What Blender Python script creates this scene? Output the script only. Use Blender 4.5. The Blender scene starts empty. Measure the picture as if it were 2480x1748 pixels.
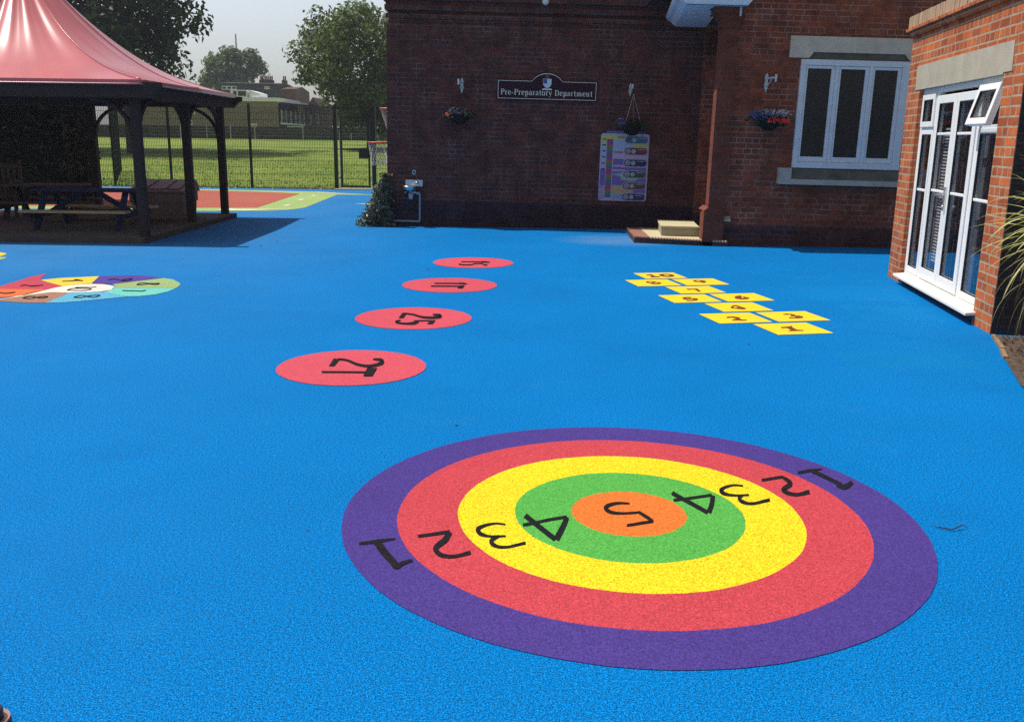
import bpy, math, random
from math import sin, cos, tan, radians as rad, pi, sqrt, atan2
from mathutils import Vector, Matrix
random.seed(11)
S = bpy.context.scene
COL = S.collection
# ------------------------------------------------------------------ camera geometry (solved from the floor markings)
FPX, PITCH, ROLL, EYE = 2254.17, rad(13.4628), rad(0.7753), 1.6
_fw = Vector((0, cos(PITCH), -sin(PITCH))); _rt = Vector((1, 0, 0)); _dn = Vector((0, -sin(PITCH), -cos(PITCH)))
CX = _rt*cos(ROLL) - _dn*sin(ROLL); CY = _rt*sin(ROLL) + _dn*cos(ROLL); CZ = _fw
def ray(x, y): return CX*((x-1240)/FPX) + CY*((y-874)/FPX) + CZ
def gp(x, y, z=0.0):
    d = ray(x, y); k = (z-EYE)/d.z
    return (d.x*k, d.y*k)
TILT = Matrix.Rotation(rad(.75), 4, 'Y')      # the school leans a touch against the rubber floor's slope
SUN_EL, SUN_DIR = rad(62), Vector((-.983, .185, 0)).normalized()
LIGHT = -(SUN_DIR*cos(SUN_EL) + Vector((0, 0, sin(SUN_EL))))

# ------------------------------------------------------------------ materials
def new_mat(name):
    m = bpy.data.materials.new(name); m.use_nodes = True
    return m, m.node_tree.nodes, m.node_tree.links, m.node_tree.nodes['Principled BSDF']
def mixc(N, L, fac, a, b, mode='MIX'):
    n = N.new('ShaderNodeMix'); n.data_type = 'RGBA'; n.blend_type = mode
    for sock, v in ((n.inputs[0], fac), (n.inputs[6], a), (n.inputs[7], b)):
        if hasattr(v, 'is_output'): L.new(v, sock)
        elif isinstance(v, (int, float)): sock.default_value = v
        else: sock.default_value = (*v, 1)
    return n.outputs[2]
def math_n(N, L, op, a, b=0.0, clamp=False):
    n = N.new('ShaderNodeMath'); n.operation = op; n.use_clamp = clamp
    for i, v in enumerate((a, b)):
        if hasattr(v, 'is_output'): L.new(v, n.inputs[i])
        else: n.inputs[i].default_value = v
    return n.outputs[0]
def noise(N, L, vec, scale, detail=2, rough=.5):
    n = N.new('ShaderNodeTexNoise'); n.inputs['Scale'].default_value = scale
    n.inputs['Detail'].default_value = detail; n.inputs['Roughness'].default_value = rough
    if vec: L.new(vec, n.inputs['Vector'])
    return n.outputs['Fac']
def ramp(N, L, f, stops):
    r = N.new('ShaderNodeValToRGB'); e = r.color_ramp.elements
    while len(e) < len(stops): e.new(.5)
    for el, (p, c) in zip(e, stops):
        el.position = p; el.color = (c, c, c, 1) if isinstance(c, (int, float)) else (*c, 1)
    L.new(f, r.inputs[0]); return r.outputs[0]
def bump(N, L, P, h, strength=.3, dist=.01):
    b = N.new('ShaderNodeBump'); b.inputs['Strength'].default_value = strength; b.inputs['Distance'].default_value = dist
    L.new(h, b.inputs['Height']); L.new(b.outputs[0], P.inputs['Normal'])
def objco(N): return N.new('ShaderNodeTexCoord').outputs['Object']
def plain(name, col, rough=.6, spec=.4, var=.12, scale=6, metal=0, bmp=0, bscale=60, coat=0):
    m, N, L, P = new_mat(name); c = objco(N)
    f = noise(N, L, c, scale, 4, .6)
    k = ramp(N, L, f, [(.25, 1-var), (.75, 1+var)])
    L.new(mixc(N, L, 1.0, col, k, 'MULTIPLY'), P.inputs['Base Color'])
    P.inputs['Roughness'].default_value = rough; P.inputs['Metallic'].default_value = metal
    P.inputs['Specular IOR Level'].default_value = spec; P.inputs['Coat Weight'].default_value = coat
    if bmp: bump(N, L, P, noise(N, L, c, bscale, 3), bmp, .01)
    return m
def rubber(name, col, stain_glare=False, contrast=.52, glintcol=None):
    m, N, L, P = new_mat(name); c = N.new('ShaderNodeNewGeometry').outputs['Position']
    g1 = noise(N, L, c, 200, 2, .8); g2 = noise(N, L, c, 260, 1, .5)
    lo, hi = max(.12, 1-.70*contrast), 1+.95*contrast
    k = ramp(N, L, g1, [(.36, lo), (.5, 1.0), (.64, hi)])
    base = mixc(N, L, 1.0, col, k, 'MULTIPLY')
    base = mixc(N, L, 1.0, base, ramp(N, L, noise(N, L, c, 75, 2, .7), [(.34, 1-.22*contrast), (.66, 1+.24*contrast)]), 'MULTIPLY')
    glint = ramp(N, L, g2, [(.70, 0), (.78, 1)])
    base = mixc(N, L, math_n(N, L, 'MULTIPLY', glint, .55*contrast), base, glintcol or tuple(min(1, v*1.9+.01) for v in col))
    big = ramp(N, L, noise(N, L, c, .55, 4, .6), [(.3, .93), (.7, 1.07)])
    base = mixc(N, L, 1.0, base, big, 'MULTIPLY')
    if stain_glare:
        mp = N.new('ShaderNodeMapping'); L.new(c, mp.inputs['Vector'])
        mp.inputs['Location'].default_value = (-1.75/1.15, -15.25/1.0, 0); mp.inputs['Scale'].default_value = (1/1.15, 1/1.0, 1)
        gr = N.new('ShaderNodeTexGradient'); gr.gradient_type = 'SPHERICAL'; L.new(mp.outputs[0], gr.inputs[0])
        f = math_n(N, L, 'MULTIPLY', ramp(N, L, gr.outputs['Fac'], [(0.0, 0), (.65, 1)]), ramp(N, L, noise(N, L, c, 1.6, 4, .6), [(.3, .10), (.7, .30)]))
        base = mixc(N, L, f, base, (.30, .36, .42))
        def box_mask(x0, x1, y0, y1, e):
            s4 = N.new('ShaderNodeSeparateXYZ'); L.new(c, s4.inputs[0]); o = None
            for k, lo_, hi_ in ((0, x0, x1), (1, y0, y1)):
                for v0, v1 in ((lo_, lo_+e), (hi_, hi_-e)):
                    mr = N.new('ShaderNodeMapRange'); L.new(s4.outputs[k], mr.inputs[0]); mr.inputs[1].default_value = v0; mr.inputs[2].default_value = v1
                    o = mr.outputs[0] if o is None else math_n(N, L, 'MULTIPLY', o, mr.outputs[0])
            return o
        worn = ramp(N, L, noise(N, L, c, 3.0, 5, .7), [(.3, .25), (.7, 1)])
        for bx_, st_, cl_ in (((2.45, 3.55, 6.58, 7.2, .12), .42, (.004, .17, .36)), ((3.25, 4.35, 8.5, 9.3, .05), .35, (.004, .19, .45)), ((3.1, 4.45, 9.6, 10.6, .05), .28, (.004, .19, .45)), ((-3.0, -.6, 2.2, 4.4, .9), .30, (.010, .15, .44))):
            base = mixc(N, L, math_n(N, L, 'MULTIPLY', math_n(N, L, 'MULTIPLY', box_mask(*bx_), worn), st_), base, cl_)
        scuff = ramp(N, L, noise(N, L, c, 1.3, 8, .78), [(.56, 0), (.72, 1)])
        base = mixc(N, L, math_n(N, L, 'MULTIPLY', scuff, .22), base, (.02, .20, .46))
        grime = ramp(N, L, noise(N, L, c, .8, 7, .7), [(.55, 0), (.75, 1)])
        base = mixc(N, L, math_n(N, L, 'MULTIPLY', grime, .30), base, (.001, .085, .28))
        # lens glare painted into the colour as a pale film towards the far left
        sx = N.new('ShaderNodeSeparateXYZ'); L.new(c, sx.inputs[0])
        d1 = math_n(N, L, 'MULTIPLY', math_n(N, L, 'ADD', sx.outputs[0], 1.0), -.09, True)
        d2 = math_n(N, L, 'MULTIPLY', math_n(N, L, 'SUBTRACT', sx.outputs[1], 4.0), .10, True)
        d = math_n(N, L, 'MULTIPLY', math_n(N, L, 'MULTIPLY', d1, d2), ramp(N, L, noise(N, L, c, .9, 5, .65), [(.25, .4), (.75, 1.0)]), True)
        base = mixc(N, L, math_n(N, L, 'MULTIPLY', d, .55), base, (.17, .30, .42))
    L.new(base, P.inputs['Base Color'])
    P.inputs['Roughness'].default_value = .8; P.inputs['Specular IOR Level'].default_value = .05
    bump(N, L, P, g1, .55, .004)
    return m
def brick(name, cols, mortar, soot=.0, row=.081, width=.235, msize=.008, plinth=None, patchy=.6):
    m, N, L, P = new_mat(name)
    tc = N.new('ShaderNodeTexCoord'); so = N.new('ShaderNodeSeparateXYZ'); L.new(tc.outputs['Object'], so.inputs[0])
    sn = N.new('ShaderNodeSeparateXYZ'); L.new(tc.outputs['Normal'], sn.inputs[0])
    side = math_n(N, L, 'GREATER_THAN', math_n(N, L, 'ABSOLUTE', sn.outputs[0]), .7)
    mx = N.new('ShaderNodeMix'); L.new(side, mx.inputs[0]); L.new(so.outputs[0], mx.inputs[2]); L.new(so.outputs[1], mx.inputs[3])
    cb = N.new('ShaderNodeCombineXYZ')
    wob = noise(N, L, tc.outputs['Object'], 9, 2)
    L.new(math_n(N, L, 'ADD', mx.outputs[0], math_n(N, L, 'MULTIPLY', wob, .012)), cb.inputs[0])
    L.new(math_n(N, L, 'ADD', so.outputs[2], math_n(N, L, 'MULTIPLY', noise(N, L, tc.outputs['Object'], 5, 2), .010)), cb.inputs[1])
    def bt(c1, c2, mort):
        b = N.new('ShaderNodeTexBrick'); L.new(cb.outputs[0], b.inputs['Vector'])
        b.inputs['Scale'].default_value = 1; b.inputs['Brick Width'].default_value = width; b.inputs['Row Height'].default_value = row
        b.inputs['Mortar Size'].default_value = msize; b.inputs['Mortar Smooth'].default_value = .25; b.inputs['Bias'].default_value = 0
        b.offset = .25; b.squash = .5; b.squash_frequency = 2
        b.inputs['Color1'].default_value = (*c1, 1); b.inputs['Color2'].default_value = (*c2, 1); b.inputs['Mortar'].default_value = (*mort, 1)
        return b
    mvar = ramp(N, L, noise(N, L, tc.outputs['Object'], 2.1, 6, .75), [(.40, patchy), (.62, 1.0)])
    b = bt(cols[0], cols[1], mortar); L.new(mixc(N, L, mvar, tuple(v*.75 for v in cols[1]), mortar), b.inputs['Mortar'])
    n1 = noise(N, L, tc.outputs['Object'], 3.2, 5, .65); n2 = noise(N, L, tc.outputs['Object'], 38, 4, .7)
    col = mixc(N, L, ramp(N, L, n1, [(.42, 0), (.62, .75)]), b.outputs['Color'], mixc(N, L, 1.0, b.outputs['Color'], cols[2], 'MULTIPLY'))
    col = mixc(N, L, 1.0, col, ramp(N, L, n2, [(.25, .68), (.75, 1.25)]), 'MULTIPLY')
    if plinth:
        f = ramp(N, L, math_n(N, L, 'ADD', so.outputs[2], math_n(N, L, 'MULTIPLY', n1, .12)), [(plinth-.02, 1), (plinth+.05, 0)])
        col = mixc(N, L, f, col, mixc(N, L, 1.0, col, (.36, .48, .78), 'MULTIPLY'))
    L.new(col, P.inputs['Base Color']); P.inputs['Roughness'].default_value = .85; P.inputs['Specular IOR Level'].default_value = .2
    h = math_n(N, L, 'ADD', math_n(N, L, 'MULTIPLY', b.outputs['Fac'], -1.0), math_n(N, L, 'MULTIPLY', n2, .5))
    bump(N, L, P, h, .6, .006)
    return m
def leafmat(name, dark, light, trans=.25, rough=.55):
    m, N, L, P = new_mat(name)
    g = N.new('ShaderNodeNewGeometry')
    c = mixc(N, L, g.outputs['Random Per Island'], dark, light)
    L.new(c, P.inputs['Base Color']); P.inputs['Roughness'].default_value = rough; P.inputs['Specular IOR Level'].default_value = .35
    t = N.new('ShaderNodeBsdfTranslucent'); L.new(mixc(N, L, 1.0, c, (1.3, 1.5, .6), 'MULTIPLY'), t.inputs[0])
    mx = N.new('ShaderNodeMixShader'); mx.inputs[0].default_value = trans
    L.new(P.outputs[0], mx.inputs[1]); L.new(t.outputs[0], mx.inputs[2]); L.new(mx.outputs[0], N['Material Output'].inputs[0])
    return m
def glassmat(name, tint=(.95, .96, .97)):
    m, N, L, P = new_mat(name); N.remove(P)
    tr = N.new('ShaderNodeBsdfTransparent'); tr.inputs[0].default_value = (*tint, 1)
    gl = N.new('ShaderNodeBsdfGlossy'); gl.inputs['Roughness'].default_value = .015; gl.inputs[0].default_value = (.95, .97, 1, 1)
    fr = N.new('ShaderNodeFresnel'); bf = N.new('ShaderNodeNewGeometry').outputs['Backfacing']; L.new(math_n(N, L, 'SUBTRACT', 1.5, math_n(N, L, 'MULTIPLY', bf, 1.5-1/1.5)), fr.inputs[0])
    mx = N.new('ShaderNodeMixShader'); L.new(math_n(N, L, 'MULTIPLY', fr.outputs[0], 1.0, True), mx.inputs[0]); L.new(tr.outputs[0], mx.inputs[1]); L.new(gl.outputs[0], mx.inputs[2])
    L.new(mx.outputs[0], N['Material Output'].inputs[0]); return m

M = {}
M['blue'] = rubber('blue_rubber', (.0008, .136, .39), stain_glare=True, contrast=1.15)
M['purple'] = rubber('purple_rubber', (.060, .038, .195))
M['red'] = rubber('red_rubber', (.44, .052, .066))
M['dotred'] = rubber('pink_red_rubber', (.50, .072, .100))
M['yellow'] = rubber('yellow_rubber', (.68, .50, .018), contrast=.7)
M['green'] = rubber('green_rubber', (.080, .33, .060))
M['orange'] = rubber('orange_rubber', (.62, .15, .030))
M['black'] = rubber('black_rubber', (.013, .012, .015), contrast=1.0, glintcol=(.16, .16, .17))
M['hopyellow'] = plain('yellow_thermoplastic', (.80, .57, .02), .5, .4, .07, 9)
M['hopbrown'] = plain('brown_thermoplastic', (.20, .035, .022), .5, .4, .08, 20)
for nm, c in dict(snakered=(.42, .06, .09), snakeorange=(.60, .14, .05), snakeyellow=(.62, .46, .06), snakepurple=(.08, .05, .24), snakegreen=(.26, .36, .16),
                  snaketeal=(.14, .46, .40), snakesky=(.10, .34, .50), snakebrown=(.30, .16, .11), snakewhite=(.66, .58, .50)).items():
    M[nm] = rubber(nm+'_rubber', c, contrast=.7)
M['courtred'] = rubber('court_red_rubber', (.34, .10, .075), contrast=.6)
M['courtgreen'] = rubber('court_green_rubber', (.28, .38, .14), contrast=.6)
M['courtwhite'] = plain('road_white_line', (.62, .62, .52), .6, .3)
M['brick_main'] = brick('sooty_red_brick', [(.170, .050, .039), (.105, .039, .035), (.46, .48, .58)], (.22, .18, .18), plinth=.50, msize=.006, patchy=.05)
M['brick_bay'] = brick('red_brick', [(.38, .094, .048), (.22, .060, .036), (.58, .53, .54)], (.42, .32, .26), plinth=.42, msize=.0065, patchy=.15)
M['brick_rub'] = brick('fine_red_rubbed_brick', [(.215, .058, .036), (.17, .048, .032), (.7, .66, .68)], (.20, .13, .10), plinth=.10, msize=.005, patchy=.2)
M['brick_wing'] = brick('orange_red_brick', [(.58, .150, .044), (.33, .080, .034), (.72, .66, .62)], (.43, .34, .23), row=.0835, width=.245, msize=.010, patchy=.85)
M['brick_far'] = brick('yellow_stock_brick', [(.30, .23, .14), (.22, .17, .11), (.8, .8, .8)], (.32, .27, .20), msize=.009)
M['palestone'] = plain('pale_lintel_stone', (.68, .57, .46), .85, .2, .16, 5, bmp=.25, bscale=120)
M['stone'] = plain('lintel_stone', (.40, .36, .28), .85, .2, .16, 5, bmp=.25, bscale=120)
M['greystone'] = plain('weathered_stone', (.52, .46, .40), .85, .2, .2, 4, bmp=.3, bscale=90)
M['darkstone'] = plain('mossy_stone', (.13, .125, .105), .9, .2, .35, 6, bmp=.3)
M['paving'] = plain('sandstone_slab', (.52, .46, .28), .8, .25, .10, 5, bmp=.2, bscale=150)
M['redpaver'] = plain('red_paver', (.27, .13, .10), .8, .25, .2, 12, bmp=.3)
M['nosing'] = plain('brick_nosing', (.50, .33, .23), .8, .25, .2, 12, bmp=.3)
M['white'] = plain('white_upvc', (.82, .82, .80), .35, .5, .03)
M['whitepaint'] = plain('white_gloss_paint', (.80, .81, .84), .45, .4, .10, 5, bmp=.08)
M['shade_white'] = plain('white_cladding', (.84, .84, .84), .6, .3, .08)
M['creamsill'] = plain('cream_upvc_sill', (.80, .75, .66), .5, .4, .05)
M['rubberseal'] = plain('black_gasket', (.02, .02, .022), .5)
M['glass'] = glassmat('clear_glass')
M['darkglass'] = plain('obscured_glass', (.034, .028, .024), .3, .5, .5, 26, bmp=.5, bscale=70)
M['farglass'] = plain('dark_window_glass', (.03, .035, .04), .15, .5, .2)
M['interior'] = plain('interior_plaster', (.50, .47, .44), .9, .1)
M['blind'] = plain('blind_slats', (.55, .55, .53), .6, .3)
M['timber'] = plain('dark_stained_timber', (.040, .022, .020), .75, .3, .25, 14, bmp=.3, bscale=40)
M['wood'] = plain('weathered_wood', (.11, .072, .055), .8, .25, .3, 10, bmp=.3, bscale=50)
M['bluewood'] = plain('blue_painted_wood', (.010, .018, .060), .65, .3, .2, 8)
M['seatwood'] = plain('yellow_seat_board', (.55, .40, .19), .7, .3, .15, 8)
M['boxlid'] = plain('maroon_plastic', (.24, .10, .105), .5, .4, .08)
M['boxbody'] = plain('tan_plastic', (.22, .135, .11), .6, .35, .08)
M['deck'] = plain('pavilion_paving', (.10, .082, .072), .85, .2, .25, 3, bmp=.3)
M['pvc'] = None
M['fence'] = plain('dark_green_powder_coat', (.006, .018, .014), .5, .4)
M['galv'] = plain('galvanised_steel', (.42, .44, .46), .4, .5, .1, metal=.6)
M['steel'] = plain('brushed_stainless', (.62, .64, .66), .28, .5, .06, metal=.9)
M['greyplastic'] = plain('grey_plastic_pipe', (.32, .33, .37), .45, .4, .05)
M['palegrey'] = plain('pale_grey_plastic', (.48, .50, .55), .45, .4, .05)
M['blackplastic'] = plain('black_plastic', (.012, .012, .016), .35, .5)
M['blackpipe'] = plain('black_painted_iron', (.018, .018, .022), .4, .5)
M['ironwhite'] = plain('white_painted_iron', (.62, .63, .60), .5, .4)
M['rimred'] = plain('red_painted_steel', (.55, .05, .03), .4, .5)
M['net'] = plain('white_net_cord', (.62, .58, .52), .8, .2)
M['maroon'] = plain('maroon_sign_board', (.034, .008, .018), .5, .15, .05)
M['cream'] = plain('cream_sign_paint', (.85, .78, .66), .6, .3, .04)
M['crestblue'] = plain('crest_blue', (.06, .10, .35), .6)
M['crestwhite'] = plain('crest_white', (.70, .74, .82), .6)
M['soil'] = plain('dry_soil', (.095, .068, .052), .95, .1, .5, 22, bmp=1.0, bscale=45)
M['edging'] = plain('timber_edging', (.26, .17, .10), .85, .2, .2, 12)
M['concrete'] = plain('pale_concrete', (.42, .39, .33), .9, .2, .2, 4, bmp=.3)
M['bark'] = plain('tree_bark', (.045, .036, .028), .9, .15, .35, 9, bmp=.6, bscale=18)
M['slate'] = plain('slate_roof', (.055, .058, .066), .7, .3, .25, 3)
M['tileroof'] = plain('clay_tile_roof', (.12, .07, .05), .85, .2, .25, 3)
M['darkrender'] = plain('dark_render', (.075, .072, .075), .9, .2, .2, 2)
M['gardenwall'] = plain('dark_garden_wall', (.050, .046, .045), .9, .2, .3, 2, bmp=.3)
M['terracotta'] = plain('terracotta_pot', (.20, .08, .05), .8)
M['leaf_big'] = leafmat('dark_tree_leaf', (.014, .026, .018), (.055, .078, .040), .2)
M['leaf_right'] = leafmat('broad_tree_leaf', (.040, .066, .030), (.150, .185, .075), .3)
M['leaf_far'] = leafmat('far_tree_leaf', (.060, .085, .040), (.150, .180, .085), .3)
M['leaf_hedge'] = leafmat('dark_hedge_leaf', (.004, .007, .005), (.012, .017, .011), .08)
M['leaf_ivy'] = leafmat('ivy_leaf', (.030, .040, .026), (.24, .25, .19), .2, .35)
M['leaf_basket'] = leafmat('basket_foliage', (.012, .022, .014), (.05, .075, .035), .2)
M['flower_blue'] = leafmat('blue_flower', (.05, .06, .22), (.16, .17, .38), .2)
M['flower_white'] = leafmat('white_flower', (.42, .42, .52), (.80, .80, .86), .2)
M['flower_red'] = leafmat('red_flower', (.75, .03, .04), (.90, .12, .10), .35)
M['yucca'] = leafmat('variegated_blade', (.30, .30, .08), (.66, .60, .26), .25, .4)
M['yucca_dry'] = leafmat('dry_blade', (.16, .12, .07), (.36, .30, .19), .2, .6)
M['bushleaf'] = leafmat('sunny_bush_leaf', (.06, .09, .03), (.28, .30, .10), .25)
def pvc_mat():
    m, N, L, P = new_mat('red_pvc_membrane'); c = objco(N)
    k = ramp(N, L, noise(N, L, c, 1.5, 3), [(.3, .92), (.7, 1.08)])
    L.new(mixc(N, L, 1.0, (.53, .145, .155), k, 'MULTIPLY'), P.inputs['Base Color'])
    P.inputs['Roughness'].default_value = .25; P.inputs['Specular IOR Level'].default_value = .5
    t = N.new('ShaderNodeBsdfTranslucent'); t.inputs[0].default_value = (.40, .04, .04, 1)
    mx = N.new('ShaderNodeMixShader'); mx.inputs[0].default_value = .06
    L.new(P.outputs[0], mx.inputs[1]); L.new(t.outputs[0], mx.inputs[2]); L.new(mx.outputs[0], N['Material Output'].inputs[0])
    return m
M['pvc'] = pvc_mat()
def grass_mat():
    m, N, L, P = new_mat('mown_grass'); c = objco(N)
    n1 = noise(N, L, c, .35, 5, .65); n2 = noise(N, L, c, 26, 3, .7); n3 = noise(N, L, c, 5, 3, .6)
    col = mixc(N, L, ramp(N, L, n1, [(.35, 0), (.65, 1)]), (.115, .190, .026), (.24, .290, .055))
    col = mixc(N, L, 1.0, col, ramp(N, L, n2, [(.25, .55), (.75, 1.45)]), 'MULTIPLY')
    col = mixc(N, L, 1.0, col, ramp(N, L, n3, [(.3, .85), (.7, 1.15)]), 'MULTIPLY')
    L.new(col, P.inputs['Base Color']); P.inputs['Roughness'].default_value = .9; P.inputs['Specular IOR Level'].default_value = .15
    bump(N, L, P, n2, .8, .04); return m
M['grass'] = grass_mat()
FLAT = {}
def flat(c):
    if c not in FLAT: FLAT[c] = plain('printed_%d' % len(FLAT), c, .4, .4, .03)
    return FLAT[c]


class MB:
    def __init__(s): s.v = []; s.f = []; s.m = []; s.cur = 0
    def face(s, pts):
        b = len(s.v); s.v += [tuple(p) for p in pts]; s.f.append(list(range(b, b+len(pts)))); s.m.append(s.cur)
    def mesh(s, vs, fs):
        b = len(s.v); s.v += [tuple(p) for p in vs]
        for f in fs: s.f.append([i+b for i in f]); s.m.append(s.cur)
    def box(s, a, b):
        (x0, y0, z0), (x1, y1, z1) = a, b
        v = [(x0, y0, z0), (x1, y0, z0), (x1, y1, z0), (x0, y1, z0), (x0, y0, z1), (x1, y0, z1), (x1, y1, z1), (x0, y1, z1)]
        s.mesh(v, [(3, 2, 1, 0), (4, 5, 6, 7), (0, 1, 5, 4), (1, 2, 6, 5), (2, 3, 7, 6), (3, 0, 4, 7)]); return s
    def prism(s, poly, axis, a, b):
        """extrude 2-D polygon along axis: 'x' -> (a, p0, p1), 'y' -> (p0, a, p1), 'z' -> (p0, p1, a)"""
        def P(p, t): return {'x': (t, p[0], p[1]), 'y': (p[0], t, p[1]), 'z': (p[0], p[1], t)}[axis]
        n = len(poly); v = [P(p, a) for p in poly]+[P(p, b) for p in poly]
        s.mesh(v, [tuple(range(n)), tuple(range(2*n-1, n-1, -1))]+[(i, (i+1) % n+0, (i+1) % n+n, i+n) for i in range(n)]); return s
    def beam(s, p, q, w, h=None, up=(0, 0, 1)):
        h = h or w; p = Vector(p); q = Vector(q); d = (q-p).normalized(); u = Vector(up)
        if abs(d.dot(u)) > .98: u = Vector((0, 1, 0))
        a = d.cross(u).normalized()*w/2; b = a.cross(d).normalized()*h/2
        v = [p-a-b, p+a-b, p+a+b, p-a+b, q-a-b, q+a-b, q+a+b, q-a+b]
        s.mesh(v, [(3, 2, 1, 0), (4, 5, 6, 7), (0, 1, 5, 4), (1, 2, 6, 5), (2, 3, 7, 6), (3, 0, 4, 7)]); return s
    def tube(s, pts, r, n=8, cap=True):
        pts = [Vector(p) for p in pts]; rs = r if isinstance(r, (list, tuple)) else [r]*len(pts)
        b = len(s.v); prev = None
        for i, p in enumerate(pts):
            d = (pts[min(i+1, len(pts)-1)]-pts[max(i-1, 0)]).normalized()
            if prev is None: u = d.orthogonal().normalized()
            else:
                u = prev-d*prev.dot(d); u = u.normalized() if u.length > 1e-6 else d.orthogonal().normalized()
            prev = u; w = d.cross(u)
            for k in range(n): s.v.append(tuple(p+(u*cos(2*pi*k/n)+w*sin(2*pi*k/n))*rs[i]))
        for i in range(len(pts)-1):
            for k in range(n): s.f.append([b+i*n+k, b+i*n+(k+1) % n, b+(i+1)*n+(k+1) % n, b+(i+1)*n+k]); s.m.append(s.cur)
        if cap:
            s.f.append([b+k for k in range(n)][::-1]); s.m.append(s.cur); e = b+(len(pts)-1)*n
            s.f.append([e+k for k in range(n)]); s.m.append(s.cur)
        return s
    def cyl(s, c, r, h, n=20, r2=None):
        c = Vector(c); return s.tube([c, c+Vector((0, 0, h))], [r, r if r2 is None else r2], n)
    def ribbon(s, pts, ws, to3):
        """flat stroke of varying width through 2-D points; to3 maps a 2-D point to 3-D"""
        if not isinstance(ws, (list, tuple)): ws = [ws]*len(pts)
        if len(ws) < len(pts): ws = list(ws)+[ws[-1]]*(len(pts)-len(ws))
        L = []; R = []
        for i, p in enumerate(pts):
            a = pts[max(i-1, 0)]; b = pts[min(i+1, len(pts)-1)]
            dx, dy = b[0]-a[0], b[1]-a[1]; l = sqrt(dx*dx+dy*dy) or 1
            nx, ny = -dy/l*ws[i]/2, dx/l*ws[i]/2
            L.append(to3((p[0]+nx, p[1]+ny))); R.append(to3((p[0]-nx, p[1]-ny)))
        for i in range(len(pts)-1): s.face([L[i], L[i+1], R[i+1], R[i]])
        return s
    def build(s, name, mat, parent=None, smooth=False, bevel=0, up=False):
        me = bpy.data.meshes.new(name); me.from_pydata([tuple(v) for v in s.v], [], s.f)
        for m in (mat if isinstance(mat, list) else [mat]): me.materials.append(m)
        me.polygons.foreach_set('material_index', s.m)
        if smooth: me.polygons.foreach_set('use_smooth', [True]*len(s.f))
        me.update()
        if up:
            for p in me.polygons:
                if p.normal.z < 0: p.flip()
        else:
            import bmesh
            if len(s.f) < 3000:
                bm = bmesh.new(); bm.from_mesh(me); bmesh.ops.recalc_face_normals(bm, faces=bm.faces); bm.to_mesh(me); bm.free()
        o = bpy.data.objects.new(name, me); COL.objects.link(o)
        if parent: o.parent = parent
        if bevel:
            b = o.modifiers.new('bevel', 'BEVEL'); b.width = bevel; b.segments = 2; b.limit_method = 'ANGLE'
        return o
def tag(o, label, cat, group=None, kind=None):
    if label: o['label'] = label
    if cat: o['category'] = cat
    if group: o['group'] = group
    if kind: o['kind'] = kind
    return o
def thing(name, label, cat, loc=(0, 0, 0), rz=0, group=None, tilt=False):
    o = bpy.data.objects.new(name, None); COL.objects.link(o); o.empty_display_size = .1
    m = Matrix.Translation(loc) @ Matrix.Rotation(rz, 4, 'Z')
    o.matrix_world = TILT @ m if tilt else m
    return tag(o, label, cat, group)
def smooth_pts(pts, ws, n=5):
    """Catmull-Rom through points (and widths)"""
    if not isinstance(ws, (list, tuple)): ws = [ws]*len(pts)
    ws = list(ws)+[ws[-1]]*(len(pts)-len(ws)); o = []; w = []
    for i in range(len(pts)-1):
        p0, p1, p2, p3 = pts[max(i-1, 0)], pts[i], pts[i+1], pts[min(i+2, len(pts)-1)]
        for k in range(n):
            t = k/n
            o.append(tuple(.5*((2*p1[j])+(-p0[j]+p2[j])*t+(2*p0[j]-5*p1[j]+4*p2[j]-p3[j])*t*t+(-p0[j]+3*p1[j]-3*p2[j]+p3[j])*t**3) for j in range(2)))
            w.append(ws[i]*(1-t)+ws[i+1]*t)
    o.append(tuple(pts[-1])); w.append(ws[-1]); return o, w

# ================================================================== SETTING
def sheet(name, polys, mat, z, parent=None):
    mb = MB()
    for p in polys: mb.face([(x, y, z) for x, y in p])
    return mb.build(name, mat, parent, up=True)
o = sheet('ground', [[(-400, -400), (400, -400), (400, 28.9), (-400, 28.9)]], M['grass'], -.03); tag(o, None, None, kind='structure')
o = sheet('playground_surface', [[(-15, -4), (9, -4), (9, 28.62), (-15, 28.9)]], M['blue'], 0); tag(o, None, None, kind='structure')
def field_z(y): return 0 if y < 29 else 1.22*min(1, (y-29)/49)**.9
mb = MB(); ys = [28.62, 29.2, 31, 34, 38, 44, 50, 56, 62, 68, 74, 79, 90, 140, 400]; xs = [-300, -120, -60, -30, -20, -10, 0, 20, 60, 300]
mb.mesh([(x, y, field_z(y)-.012) for y in ys for x in xs], [(j*len(xs)+i, j*len(xs)+i+1, (j+1)*len(xs)+i+1, (j+1)*len(xs)+i) for j in range(len(ys)-1) for i in range(len(xs)-1)])
tag(mb.build('field', M['grass'], smooth=True, up=True), None, None, kind='structure')
mb = MB()                                                        # ragged pebbly strip at the foot of the fence
for i in range(900):
    x = random.uniform(-14, -1.8); y = 28.78+random.gauss(.12, .07); r = random.uniform(.015, .045); a = random.uniform(0, 6)
    mb.mesh([(x+r*cos(a+k*2.1), y+r*sin(a+k*2.1), .002) for k in range(3)]+[(x, y, r*1.1)], [(0, 1, 3), (1, 2, 3), (2, 0, 3)])
tag(mb.build('gravel_strip', plain('pale_gravel', (.42, .37, .27), .9, .2, .3, 14)), None, None, kind='stuff')
o = MB().box((-5.45, 28.55, -.02), (-4.3, 29.25, .03)).build('gate_threshold', M['concrete']); tag(o, None, None, kind='structure')
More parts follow.
